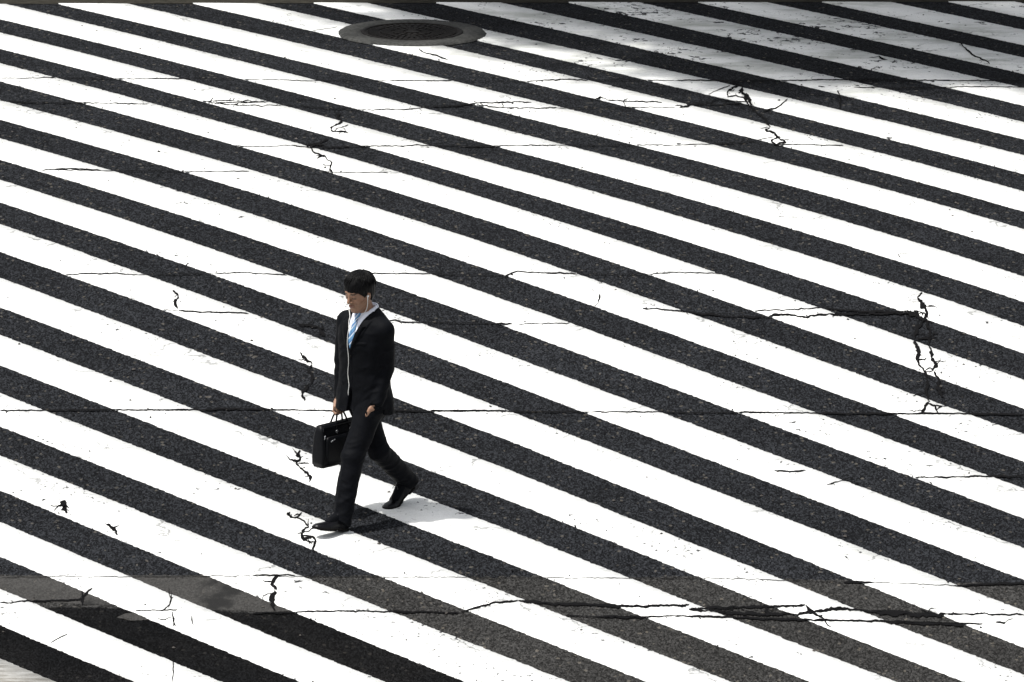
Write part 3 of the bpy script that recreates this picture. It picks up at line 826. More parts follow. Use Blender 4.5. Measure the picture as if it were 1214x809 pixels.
def suit_mat(name, col, bumpk=0.25):
    m, nt, b = new_mat(name); T = NT(nt)
    c = T.co()
    f = T.noise(c, 26, 4, 0.6)
    T.l(T.mix(1.0, col, T.ramp(f, [(0.3, 0.8), (0.7, 1.2)]), 'MULTIPLY'), b.inputs['Base Color'])
    b.inputs['Roughness'].default_value = 0.7
    b.inputs['Specular IOR Level'].default_value = 0.07
    b.inputs['Sheen Weight'].default_value = 0.006
    b.inputs['Sheen Roughness'].default_value = 0.4
    T.bump(T.math('ADD', T.noise(c, 240, 2, 0.5), T.math('MULTIPLY', T.noise(T.co((1, 1, 0.4)), 15, 3, 0.5), 2.0)), b, bumpk, 0.004)
    return m
M['suit'] = suit_mat('dark_navy_wool', (0.0026, 0.0031, 0.0045))
M['trousers'] = suit_mat('dark_navy_wool_trousers', (0.0028, 0.0033, 0.0048))
M['shirt'] = plain('white_shirt', (0.74, 0.77, 0.86), 0.7, 0.25, bump=(50, 0.2, 0.003), var=(20, 0.04))
M['leather'] = plain('black_shoe_leather', (0.004, 0.004, 0.005), 0.3, 0.22, bump=(60, 0.1, 0.002), var=(30, 0.3))
M['sole'] = plain('rubber_sole', (0.006, 0.0058, 0.0055), 0.8, 0.08)
M['bag'] = plain('black_bag_leather', (0.0030, 0.0035, 0.0048), 0.45, 0.13, bump=(140, 0.35, 0.002), var=(40, 0.25))
M['steel'] = plain('polished_steel', (0.5, 0.51, 0.53), 0.3, 0.5, 1.0, var=(40, 0.05))
M['white_plastic'] = plain('white_plastic', (0.78, 0.78, 0.76), 0.4, 0.4, var=(40, 0.03))
M['hair'] = plain('black_hair', (0.0024, 0.0023, 0.0027), 0.5, 0.12, var=(60, 0.4))
def skin_mat():
    m, nt, b = new_mat('skin'); T = NT(nt)
    at_ = T.n('ShaderNodeVertexColor'); at_.layer_name = 'tone'
    f = T.noise(T.co(), 55, 3, 0.6)
    T.l(T.mix(1.0, at_.outputs[0], T.ramp(f, [(0.3, 0.93), (0.7, 1.06)]), 'MULTIPLY'), b.inputs['Base Color'])
    b.inputs['Roughness'].default_value = 0.5
    b.inputs['Specular IOR Level'].default_value = 0.35
    b.inputs['Subsurface Weight'].default_value = 0.12
    b.inputs['Subsurface Radius'].default_value = (0.012, 0.005, 0.003)
    b.inputs['Subsurface Scale'].default_value = 0.6
    return m
M['skin'] = skin_mat()
def tie_mat():
    m, nt, b = new_mat('striped_tie_silk'); T = NT(nt)
    c = T.co()
    mp = T.n('ShaderNodeMapping'); T.l(c, mp.inputs['Vector'])
    s = T.sep(c)
    v = T.math('ADD', T.math('MULTIPLY', s[2], 1.0), T.math('MULTIPLY', s[0], -1.25))
    fr = T.math('FRACT', T.math('MULTIPLY', v, 24.0))
    col = T.ramp(fr, [(0.0, (0.11, 0.27, 0.48)), (0.50, (0.11, 0.27, 0.48)), (0.56, (0.55, 0.63, 0.72)), (0.74, (0.55, 0.63, 0.72)), (0.80, (0.06, 0.15, 0.33)), (0.94, (0.06, 0.15, 0.33))], 'LINEAR')
    T.l(col, b.inputs['Base Color'])
    b.inputs['Roughness'].default_value = 0.5
    return m
M['tie'] = tie_mat()

# ---- body: head, neck, trunk, limbs and hands in one surface
body = Vol((-0.30, -0.46, 0.03), (0.40, 0.44, 1.74), 0.004)
def tb(P): return np.maximum(np.maximum(trunk(P, -0.022), P[..., 2] - 1.40), 0.82 - P[..., 2])
body.add(tb, (-0.25, -0.25, 0.76), (0.25, 0.25, 1.42))
for a, b, ra, rb in ((S_R, E_R, .05, .036), (E_R, W_R, .036, .025), (S_L, E_L, .05, .036), (E_L, W_L, .036, .025),
                     (HIP_L, KN_L, .07, .05), (KN_L, AN_L, .048, .032), (HIP_R, KN_R, .07, .05), (KN_R, AN_R, .048, .032)):
    body.cone(a, b, ra, rb, 0.02)
body.cone(AN_L, AN_L + F3 * 0.12 - Z3 * 0.03, 0.03, 0.022, 0.02)
body.cone(AN_R, AN_R + F3 * 0.09 - Z3 * 0.12, 0.03, 0.022, 0.02)
body.cone(at(-0.012, 0, 1.34), HC + Fh * -0.012 - Uh * 0.04, 0.062, 0.054, 0.02)
# head
body.ell(hp(-0.012, 0, 0.034), HA, (0.094, 0.075, 0.088), 0.015)
body.cone(hp(0.030, 0, -0.02), hp(0.060, 0, -0.094), 0.061, 0.030, 0.03)
for sx in (-1, 1):
    body.cone(hp(-0.005, 0.052 * sx, -0.055), hp(0.055, 0.020 * sx, -0.097), 0.016, 0.018, 0.025)
    body.ell(hp(0.050, 0.042 * sx, -0.022), HA, (0.028, 0.024, 0.022), 0.02)
body.cone(hp(0.080, -0.030, 0.024), hp(0.080, 0.030, 0.024), 0.012, 0.012, 0.02)
def carve(c, r, k):
    c = np.array(c); sl, g = body.box(c - r - 0.04, c + r + 0.04)
    body.F[sl] = smax(body.F[sl], -(np.sqrt(((g - c) ** 2).sum(-1)) - r), k)
for sx in (-1, 1): carve(hp(0.106, 0.032 * sx, 0.002), 0.017, 0.012)
for sx in (-1, 1): body.ell(hp(0.0775, 0.031 * sx, -0.001), HA, (0.014, 0.016, 0.0125), 0.006)
body.cone(hp(0.088, 0, 0.012), hp(0.110, 0, -0.030), 0.0075, 0.0115, 0.012)
for sx in (-1, 1): body.cone(hp(0.098, 0.010 * sx, -0.036), hp(0.094, 0.014 * sx, -0.037), 0.0085, 0.0075, 0.008)
body.cone(hp(0.0905, -0.017, -0.063), hp(0.0905, 0.017, -0.063), 0.0065, 0.0065, 0.006)
body.cone(hp(0.0885, -0.014, -0.0735), hp(0.0885, 0.014, -0.0735), 0.0075, 0.0075, 0.006)
carve(hp(0.1030, 0, -0.0685), 0.005, 0.003)
body.ell(hp(0.070, 0, -0.100), HA, (0.018, 0.020, 0.016), 0.02)
for sx in (-1, 1):
    ea = np.stack([Fh * 0.94 - Rh * 0.34 * -sx, Rh * sx * 0.94 - Fh * 0.34, Uh])
    body.ell(hp(-0.010, 0.078 * sx, -0.012), ea, (0.018, 0.0085, 0.031), 0.006)
    carve(hp(-0.002, 0.090 * sx, -0.008), 0.008, 0.004)
# right hand, closed round the bag's handles
HR = V3(-0.168, 0.092, 0.716)
body.cone(W_R, HR + Z3 * 0.045 + R3 * 0.010, 0.026, 0.024, 0.015)
body.ell(HR + Z3 * 0.028 + R3 * 0.014, np.stack([F3, R3, Z3]), (0.040, 0.015, 0.042), 0.012)
for i, fo in enumerate((0.031, 0.0105, -0.0105, -0.031)):
    ln = (1.0, 1.08, 1.0, 0.84)[i]; fr = (0.0088, 0.0090, 0.0086, 0.0078)[i]
    p = [HR + F3 * fo * 0.92 + R3 * 0.018 + Z3 * 0.010, HR + F3 * fo + R3 * 0.020 - Z3 * 0.020 * ln, HR + F3 * fo * 0.98 + R3 * 0.000 - Z3 * 0.034 * ln,
         HR + F3 * fo * 0.95 - R3 * 0.018 - Z3 * 0.022 * ln, HR + F3 * fo * 0.95 - R3 * 0.016 - Z3 * 0.004]
    for a, b in zip(p[:-1], p[1:]): body.cone(a, b, fr, fr * 0.96, 0.003)
p = [HR + F3 * 0.026 + R3 * 0.006 + Z3 * 0.048, HR + F3 * 0.048 - R3 * 0.010 + Z3 * 0.020, HR + F3 * 0.040 - R3 * 0.022 - Z3 * 0.002, HR + F3 * 0.026 - R3 * 0.026 - Z3 * 0.012]
for i in range(3): body.cone(p[i], p[i + 1], 0.0125 - 0.0012 * i, 0.0115 - 0.0012 * i, 0.006)
# left hand, slipped into the trouser pocket
HL = V3(0.052, -0.172, 0.770)
body.cone(W_L, HL + Z3 * 0.018, 0.026, 0.023, 0.012)
la = np.stack([F3, R3, Z3])
body.ell(HL - Z3 * 0.006, la, (0.036, 0.017, 0.040), 0.012)
for i, fo in enumerate((0.030, 0.010, -0.010, -0.028)):
    fr = (0.0088, 0.0090, 0.0086, 0.0078)[i]
    p = [HL + F3 * fo - Z3 * 0.030, HL + F3 * (fo * 1.0 + 0.012) - Z3 * 0.066 + R3 * 0.012, HL + F3 * (fo + 0.026) - Z3 * (0.088 + 0.004 * (1.5 - abs(i - 1.5))) + R3 * 0.030]
    for a, b in zip(p[:-1], p[1:]): body.cone(a, b, fr, fr * 0.95, 0.003)
p = [HL + F3 * 0.024 + Z3 * 0.012, HL + F3 * 0.042 - Z3 * 0.018 + R3 * 0.004, HL + F3 * 0.046 - Z3 * 0.046 + R3 * 0.012]
for i in range(2): body.cone(p[i], p[i + 1], 0.0125 - 0.001 * i, 0.0112 - 0.001 * i, 0.006)
bv, bq = body.mesh(1); del body
bme = quads_np('body', bv, bq)
# natural colour of skin, lips, brows and lashes
q = (bv - HC) @ HA.T
tone = np.tile(np.array([0.275, 0.158, 0.103]), (len(bv), 1))
def tint(mask, col):
    global tone
    tone = tone * (1 - mask[:, None]) + np.array(col) * mask[:, None]
def sph(c, r): return np.clip(1.25 - np.sqrt(((q - np.array(c)) ** 2 / np.array(r) ** 2).sum(1)), 0, 0.25) * 4
tint(0.75 * sph((0.094, 0, -0.066), (0.018, 0.021, 0.0095)), (0.185, 0.075, 0.057))
for sx in (-1, 1):
    tint(0.92 * sph((0.088, 0.033 * sx, 0.0235), (0.03, 0.0185, 0.0048)), (0.02, 0.016, 0.014))
    tint(0.9 * sph((0.088, 0.0315 * sx, -0.0075), (0.03, 0.0150, 0.0044)), (0.03, 0.022, 0.02))
    tint(0.35 * sph((0.05, 0.045 * sx, -0.035), (0.05, 0.03, 0.025)), (0.27, 0.13, 0.075))
tint(np.where(q[:, 2] > 0.06, 0.9, 0.0), (0.05, 0.04, 0.035))
# below the collar the figure is under cloth
body_o = obj('body', bme, M['skin'], man)
ca = bme.color_attributes.new('tone', 'FLOAT_COLOR', 'POINT')
ca.data.foreach_set('color', np.column_stack([tone, np.ones(len(tone))]).astype(np.float32).ravel())

# ---- hair
hv = Vol(HC - 0.17, HC + 0.17, 0.003)
G = hv.all(); qg = (G - HC) @ HA.T
f_, r_, u_ = qg[..., 0], qg[..., 1], qg[..., 2]
cap = smin(ellip(qg, (-0.016, 0, 0.040), np.eye(3), (0.109, 0.094, 0.094)), ellip(qg, (-0.032, 0, -0.012), np.eye(3), (0.082, 0.088, 0.105)), 0.02)
ang = np.arctan2(r_, f_ + 0.03)
cap = cap - 0.010 * (ridged(np.stack([ang * 5.0, u_ * 9 + 3, f_ * 9], -1), 3) - 0.5) - 0.004 * (ridged(np.stack([ang * 14, u_ * 14, f_ * 10], -1), 5) - 0.5)
line = np.interp(f_, [-0.14, -0.050, -0.032, -0.018, 0.006, 0.022, 0.040, 0.058, 0.080], [-0.098, -0.088, -0.060, -0.004, -0.006, -0.030, -0.004, 0.020, 0.032])
line = line + 0.010 * (vnoise(np.stack([ang * 9, ang * 0, ang * 0 + 1.5], -1), 9) - 0.5)
hv.F = smax(cap, (line - u_).astype(np.float32), 0.010).astype(np.float32)
# thinner at the nape and temples
hv.F = smax(hv.F, ellip(qg, (-0.012, 0, 0.034), np.eye(3), (0.125, 0.093, 0.14)).astype(np.float32), 0.02).astype(np.float32)
V_, Q_ = hv.mesh(1)
hair = obj('hair', quads_np('hair', V_, Q_), M['hair'], man)
# locks over the crown and fringe
LV, LF = [], []
whorl = V3(-0.055, -0.015, 0.125)
for k in range(900):
    az = rnd.uniform(0, 2 * math.pi)
    d0 = rnd.uniform(0.02, 0.9); d1 = d0 + rnd.uniform(0.35, 0.8)
    path = []
    lift = rnd.uniform(-0.001, 0.006) if rnd.random() < 0.92 else rnd.uniform(0.004, 0.009); sw = rnd.uniform(-0.25, 0.25)
    for i in range(7):
        t = i / 6; el = d0 + (d1 - d0) * t           # angle from the whorl
        a = az + sw * t
        dirv = np.array([math.sin(el) * math.cos(a), math.sin(el) * math.sin(a), math.cos(el)])
        tl = 0.42; dirv = np.array([dirv[0] * math.cos(tl) - dirv[2] * math.sin(tl), dirv[1], dirv[0] * math.sin(tl) + dirv[2] * math.cos(tl)])
        p = np.array([-0.016, 0, 0.040]) + dirv * (np.array([0.109, 0.094, 0.094]) + lift * (0.4 + t))
        path.append(p)
    e = path[-1]
    ln = np.interp(e[0], [-0.14, -0.050, -0.032, -0.018, 0.006, 0.022, 0.040, 0.058, 0.080], [-0.098, -0.088, -0.060, -0.004, -0.006, -0.030, -0.004, 0.020, 0.032])
    if e[2] < ln - 0.006: continue
    v, f = tube([tuple(HC + Fh * float(p[0]) + Rh * float(p[1]) + Uh * float(p[2])) for p in path], [0.0012, 0.0026, 0.0030, 0.0028, 0.0022, 0.0014, 0.0004], 5, False)
    o = len(LV); LV += v; LF += [tuple(i + o for i in q_) for q_ in f]
locks = obj('hair_locks', mesh_np('hair_locks', LV, LF), M['hair'], hair)

# ---- jacket
ZB = 1.150                         # where the lapels cross
def vhalf(z): return np.clip((z - ZB) / (1.40 - ZB), 0, 1.2) * 0.078
jk = Vol((-0.29, -0.29, 0.66), (0.29, 0.30, 1.47), 0.0045)
def jt(P):
    u, r, z = urz(P)
    f = trunk(P, 0.004)
    # lapels stand a little proud along the opening
    v = vhalf(z)
    lap = (u > 0.02) & (z > ZB - 0.01) & (np.abs(r) < v + 0.052 * np.clip((z - ZB) / 0.12, 0, 1) + 0.004) & (z < 1.36)
    f = f - 0.007 * lap
    # front edge overlap below the button
    f = f - 0.0035 * ((u > 0.05) & (r > -0.012) & (z < ZB))
    return f
jk.add(jt, (-0.28, -0.28, 0.66), (0.28, 0.28, 1.46))
for sS, sE, sW in ((S_R, E_R, W_R), (S_L, E_L, W_L)):
    jk.cone(at(-0.012, 0.05 if sS is S_R else -0.05, 1.355), sS + Z3 * 0.004, 0.060, 0.068, 0.03)
    jk.cone(sS, sE, 0.071, 0.056, 0.012)
    jk.cone(sE, sW + (sW - sE) * (0.06 if sW is W_R else 0.16), 0.056, 0.043, 0.010)
G = jk.all(); u, r, z = urz(G)
armd = np.minimum(rcone(G, E_R, W_R, .05, .045), rcone(G, E_L, W_L, .05, .045))
# crumples: long diagonals on the trunk, rings on the sleeves
fold = 0.0075 * (ridged(np.stack([u * 7 + z * 5, r * 7 - z * 3, z * 9], -1), 21) - 0.6) + 0.004 * (ridged(np.stack([u * 16, r * 16, z * 20 + r * 14], -1), 4) - 0.6)
fold = fold * np.clip((1.33 - z) / 0.15, 0.25, 1)
sleeve = np.clip(1 - armd / 0.03, 0, 1)
fold = fold + sleeve * 0.008 * (ridged(np.stack([u * 8, r * 8, z * 30 + u * 18], -1), 8) - 0.55)
jk.F -= fold.astype(np.float32)
# hem: level at the back, cut away in front, dragged up by the arm in the pocket
hem = np.where(u > 0.03, 0.735 + 0.030 * np.clip((-r + 0.02) / 0.12, 0, 1) + 0.02 * np.clip(1 - np.abs(r) / 0.05, 0, 1), 0.725)
hem = hem + 0.035 * np.exp(-(((r + 0.13) / 0.06) ** 2)) * (u > -0.02)
trunkish = trunk(G, 0.02) < 0
lowcut = np.where(armd < 0.012, 0.60, hem)
jk.F = np.maximum(jk.F, (lowcut - z).astype(np.float32))
# sleeve ends cut square
for sE, sW in ((E_R, W_R), (E_L, W_L)):
    d = (sW - sE) / np.linalg.norm(sW - sE)
    near = rcone(G, sE, sW + d * 0.08, 0.062, 0.062) < 0
    cutp = (G - (sW + d * (0.010 if sW is W_R else 0.030))) @ d
    own = near & ((trunk(G, 0.012) > 0) | (z < 0.72))
    jk.F = np.where(own, np.maximum(jk.F, cutp.astype(np.float32)), jk.F)
# the V of the front, the neck hole and the split below the button
wedge = np.maximum(np.abs(r) - vhalf(z), -(u - 0.0)) 
wedge = np.maximum(wedge, ZB - z)
jk.F = np.maximum(jk.F, -wedge.astype(np.float32))
split = np.maximum(np.abs(r + 0.004) - np.clip((0.92 - z) * 0.16, 0, 0.05), -(u - 0.02))
jk.F = np.maximum(jk.F, -np.where(z < 0.92, split, 1).astype(np.float32))
neckhole = rcone(G, at(-0.012, 0, 1.35), at(-0.004, 0, 1.50), 0.060, 0.074)
jk.F = smax(jk.F, -neckhole.astype(np.float32), 0.006)
backline = 1.425 - 0.55 * np.clip(u + 0.03, 0, 0.2)
jk.F = smax(jk.F, (z - backline).astype(np.float32), 0.01)
V_, Q_ = jk.mesh(1); del jk
jacket = obj('jacket', quads_np('jacket', V_, Q_), M['suit'], man)

def on_trunk(r, z, off, grow=0.004):
    """a point on the front of the trunk"""
    lo, hi = 0.0, 0.3
    for _ in range(30):
        m = 0.5 * (lo + hi); p = at(m, r, z)
        if trunk(p[None, :], grow)[0] < 0: lo = m
        else: hi = m
    return at(lo + off, r, z)
# jacket collar folding round the neck into the lapels
cp = []
for sx in (-1, 1):
    Vc, Qc = [], []
    n = 14
    for i in range(n):
        t = i / (n - 1)
        if t < 0.55:
            a = math.pi - (t / 0.55) * math.pi * 0.60
            rad = 0.079; top = at(-0.010 + rad * math.cos(a) * 0.94, sx * rad * math.sin(a), 1.422 - 0.030 * t)
            out = at(-0.012 + (rad + 0.020) * math.cos(a), sx * (rad + 0.022) * math.sin(a), 1.385 - 0.028 * t)
        else:
            tt = (t - 0.55) / 0.45; zz = 1.392 - tt * (1.392 - ZB - 0.01)
            v = float(vhalf(zz)) + 0.001
            top = on_trunk(sx * v, zz, 0.010)
            wd = 0.050 * (1 - tt) ** 0.6 * (0.72 if 0.22 < tt < 0.30 else 1.0) + 0.006
            out = on_trunk(sx * (v + wd), zz - 0.004, 0.013)
        inn = top - (top - TC - Z3 * top[2]) / max(1e-6, float(np.linalg.norm(top - TC - Z3 * top[2]))) * 0.006
        Vc += [inn, top, out, out - (out - top) * 0.1 - (out - TC - Z3 * out[2]) * 0.06]
    for i in range(n - 1):
        for k in range(3):
            f = (4 * i + k, 4 * i + k + 1, 4 * i + 5 + k, 4 * i + 4 + k)
            Qc.append(f if sx > 0 else f[::-1])
    lp = obj('lapel', mesh_np('lapel', Vc, Qc), M['suit'], jacket)
bt = on_trunk(-0.006, ZB - 0.035, 0.006)
bp = [bt + F3 * d for d in (0.0, 0.003, 0.005)]
obj('button', mesh_np('button', *tube([tuple(x) for x in bp], [0.009, 0.009, 0.006], 12)), M['sole'], jacket)
# chest pocket welt and flap pockets
def patch(r0, r1, z0, z1, off, tilt=0.0, grow=0.006):
    V, Q = [], []
    nr, nz = 8, 3
    for i in range(nr):
        for k in range(nz):
            rr = r0 + (r1 - r0) * i / (nr - 1); zz = z0 + (z1 - z0) * k / (nz - 1) + tilt * i / (nr - 1)
            e = 0.0 if k in (0, nz - 1) or i in (0, nr - 1) else 1.0
            V.append(on_trunk(rr, zz, off * e - 0.002 + 0.002 * e, grow))
    for i in range(nr - 1):
        for k in range(nz - 1): Q.append((i * nz + k, (i + 1) * nz + k, (i + 1) * nz + k + 1, i * nz + k + 1))
    return V, Q
obj('pocket_welt', mesh_np('pocket_welt', *patch(-0.125, -0.045, 1.205, 1.225, 0.006, -0.008)), M['suit'], jacket)
obj('pocket_flap', mesh_np('pocket_flap', *patch(0.06, 0.165, 0.90, 0.95, 0.008)), M['suit'], jacket)

# ---- shirt: front, collar, right cuff
sh = Vol((-0.20, -0.20, 1.10), (0.20, 0.20, 1.48), 0.004)
G = sh.all(); u, r, z = urz(G)
f = trunk(G, -0.010)
f = np.maximum(f, np.abs(r) - 0.105); f = np.maximum(f, -(u - 0.01)); f = np.maximum(f, z - 1.385); f = np.maximum(f, 1.12 - z)
f = f - 0.003 * (ridged(np.stack([u * 10, r * 16, z * 12], -1), 14) - 0.5)
nk = rcone(G, at(-0.012, 0, 1.36), at(-0.004, 0, 1.47), 0.069, 0.064)
col = np.maximum(nk, -(nk + 0.008))
ctop = 1.432 - 0.42 * np.clip(u + 0.02, 0, 0.2); cbot = 1.368 - 0.10 * np.clip(u, 0, 0.2)
col = np.maximum(col, np.maximum(z - ctop, cbot - z))
f = smin(f, col, 0.004)
sh.F = f.astype(np.float32)
V_, Q_ = sh.mesh(1)
shirt = obj('shirt', quads_np('shirt', V_, Q_), M['shirt'], man)
for sx in (-1, 1):      # the folded collar leaves
    Vc, Qc = [], []
    n = 12
    for i in range(n):
        t = i / (n - 1); a = math.pi * (1 - t * 0.93)
        rad = 0.0715
        uu, rr = -0.010 + rad * math.cos(a), sx * rad * math.sin(a)
        zt_ = 1.436 - 0.46 * max(0.0, uu + 0.03)
        drop = 0.034 + 0.034 * max(0.0, (t - 0.55) / 0.45)
        oo = 0.010 + 0.010 * max(0.0, (t - 0.6) / 0.4)
        spread = sx * 0.020 * max(0.0, (t - 0.6) / 0.4)
        a_ = at(uu, rr, zt_); b_ = at(uu + oo * math.cos(a) * 0.7 + oo * 0.3, rr + oo * math.sin(a) * sx + spread, zt_ - drop)
        ou = (a_ - at(-0.010, 0, zt_)); ou = ou / np.linalg.norm(ou)
        Vc += [a_ - ou * 0.004, a_ + ou * 0.003, b_ + ou * 0.003, b_ - ou * 0.003]
    for i in range(n - 1):
        for k in range(4):
            q_ = (4 * i + k, 4 * i + (k + 1) % 4, 4 * i + 4 + (k + 1) % 4, 4 * i + 4 + k); Qc.append(q_[::-1] if sx > 0 else q_)
    Qc += [(0, 1, 2, 3), tuple(4 * (n - 1) + k for k in (3, 2, 1, 0))]
    obj('collar', mesh_np('collar', Vc, Qc), M['shirt'], shirt, smooth=False)
dcf = (W_R - E_R) / np.linalg.norm(W_R - E_R)
cf = tube([tuple(W_R + dcf * d) for d in (-0.03, 0.018, 0.020, 0.012)], [0.035, 0.035, 0.032, 0.030], 18, False)
obj('cuff', mesh_np('cuff', *cf), M['shirt'], shirt)

# ---- tie
def tie_pt(r, z, off): return on_trunk(r, z, off, -0.008)
V, Q = [], []
rows = [(1.372, 0.010), (1.34, 0.0145), (1.30, 0.019), (1.25, 0.024), (1.20, 0.028), (1.15, 0.031), (1.11, 0.033)]
for zz, hw in rows:
    for rr, off in ((-hw, 0.002), (-hw * 0.96, 0.008), (0, 0.0115), (hw * 0.96, 0.008), (hw, 0.002)): V.append(tie_pt(rr, zz, off))
for i in range(len(rows) - 1):
    for k in range(4): Q.append((5 * i + k, 5 * i + 5 + k, 5 * i + 6 + k, 5 * i + k + 1))
tie = obj('tie', mesh_np('tie', V, Q), M['tie'], man)
kt = [tie_pt(0, 1.395, 0.004), tie_pt(0, 1.388, 0.006), tie_pt(0, 1.362, 0.008), tie_pt(0, 1.352, 0.007)]
kv = Vol(kt[0] - 0.05, kt[0] + 0.05, 0.0025)
kv.cone(kt[1], kt[2], 0.0185, 0.0125)
V_, Q_ = kv.mesh(2)
obj('knot', quads_np('knot', V_, Q_), M['tie'], tie)

# ---- trousers
tr = Vol((-0.29, -0.46, 0.02), (0.40, 0.44, 1.02), 0.005)
tr.add(lambda P: np.maximum(trunk(P, -0.016), np.maximum(P[..., 2] - 1.0, 0.76 - P[..., 2])), (-0.28, -0.28, 0.7), (0.28, 0.28, 1.02), 0)
dL = (AN_L - KN_L) / np.linalg.norm(AN_L - KN_L); dR = (AN_R - KN_R) / np.linalg.norm(AN_R - KN_R)
tr.cone(HIP_L, KN_L, 0.098, 0.071, 0.05); tr.cone(KN_L, AN_L + dL * 0.10, 0.071, 0.064, 0.02)
tr.cone(HIP_L + F3 * -0.03 - Z3 * 0.02, HIP_L + F3 * -0.02 - Z3 * 0.10, 0.09, 0.075, 0.03)
tr.cone(HIP_R, KN_R, 0.096, 0.070, 0.05); tr.cone(KN_R, AN_R + dR * 0.10, 0.070, 0.063, 0.02)
tr.cone(HL - Z3 * 0.040 + R3 * 0.022 + F3 * 0.008, HL - Z3 * 0.10 + R3 * 0.038 + F3 * 0.02, 0.047, 0.034, 0.02)
G = tr.all(); u, r, z = urz(G)
legz = np.clip((0.80 - z) / 0.2, 0, 1)
fold = 0.0075 * (ridged(np.stack([u * 7 + z * 3, r * 7, z * 16 + u * 9], -1), 31) - 0.58) + 0.0035 * (ridged(np.stack([u * 15, r * 15, z * 32 - r * 14], -1), 33) - 0.58)
brk = np.exp(-((z - 0.13) / 0.08) ** 2) + 0.8 * np.exp(-((z - 0.50) / 0.09) ** 2)
fold = fold * (0.45 + 0.55 * legz) + 0.007 * brk * (ridged(np.stack([u * 9, r * 9, z * 38 + u * 15], -1), 35) - 0.55)
tr.F -= fold.astype(np.float32)
# pressed creases down the fronts
for hip, kn, an in ((HIP_L, KN_L, AN_L), (HIP_R, KN_R, AN_R)):
    fr = F3 * 0.068
    cd = np.minimum(rcone(G, hip * 0.4 + kn * 0.6 + fr, kn + fr, 0.004, 0.004), rcone(G, kn + fr, an + fr * 0.9, 0.004, 0.004))
    tr.F = smin(tr.F, (cd - 0.004).astype(np.float32), 0.012).astype(np.float32)
# hems: cut across the shin, longer at the heel
for an, d, kn in ((AN_L, dL, KN_L), (AN_R, dR, KN_R)):
    nrm = d * 0.9 + F3 * 0.30; nrm = nrm / np.linalg.norm(nrm)
    pl = (G - (an + d * 0.066)) @ nrm
    near = rcone(G, kn, an + d * 0.1, 0.10, 0.10) < 0
    tr.F = np.where(near, np.maximum(tr.F, pl.astype(np.float32)), tr.F)
V_, Q_ = tr.mesh(1); del tr, G
trousers = obj('trousers', quads_np('trousers', V_, Q_), M['trousers'], man)
pk = [tuple(HL + F3 * 0.058 + Z3 * 0.030 - R3 * -0.006), tuple(HL + F3 * 0.052 - Z3 * 0.015 - R3 * 0.000), tuple(HL + F3 * 0.02 - Z3 * 0.045 - R3 * 0.008), tuple(HL - F3 * 0.035 - Z3 * 0.052 - R3 * 0.006)]
obj('pocket_edge', mesh_np('pocket_edge', *tube(pk, [0.003, 0.005, 0.005, 0.003], 6)), M['trousers'], trousers)

# ---- socks
for kn, an, tip in ((KN_L, AN_L, AN_L + F3 * 0.12 - Z3 * 0.03), (KN_R, AN_R, AN_R + F3 * 0.09 - Z3 * 0.12)):
    sv_ = Vol(np.minimum(an, tip) - 0.12, np.maximum(an, tip) + 0.16, 0.004)
    up_ = an + (kn - an) * 0.3
    sv_.cone(up_, an, 0.042, 0.038, 0.0); sv_.cone(an, tip, 0.038, 0.029, 0.02)
    V_, Q_ = sv_.mesh(1)
    obj('sock', quads_np('sock', V_, Q_), M['suit'], man)

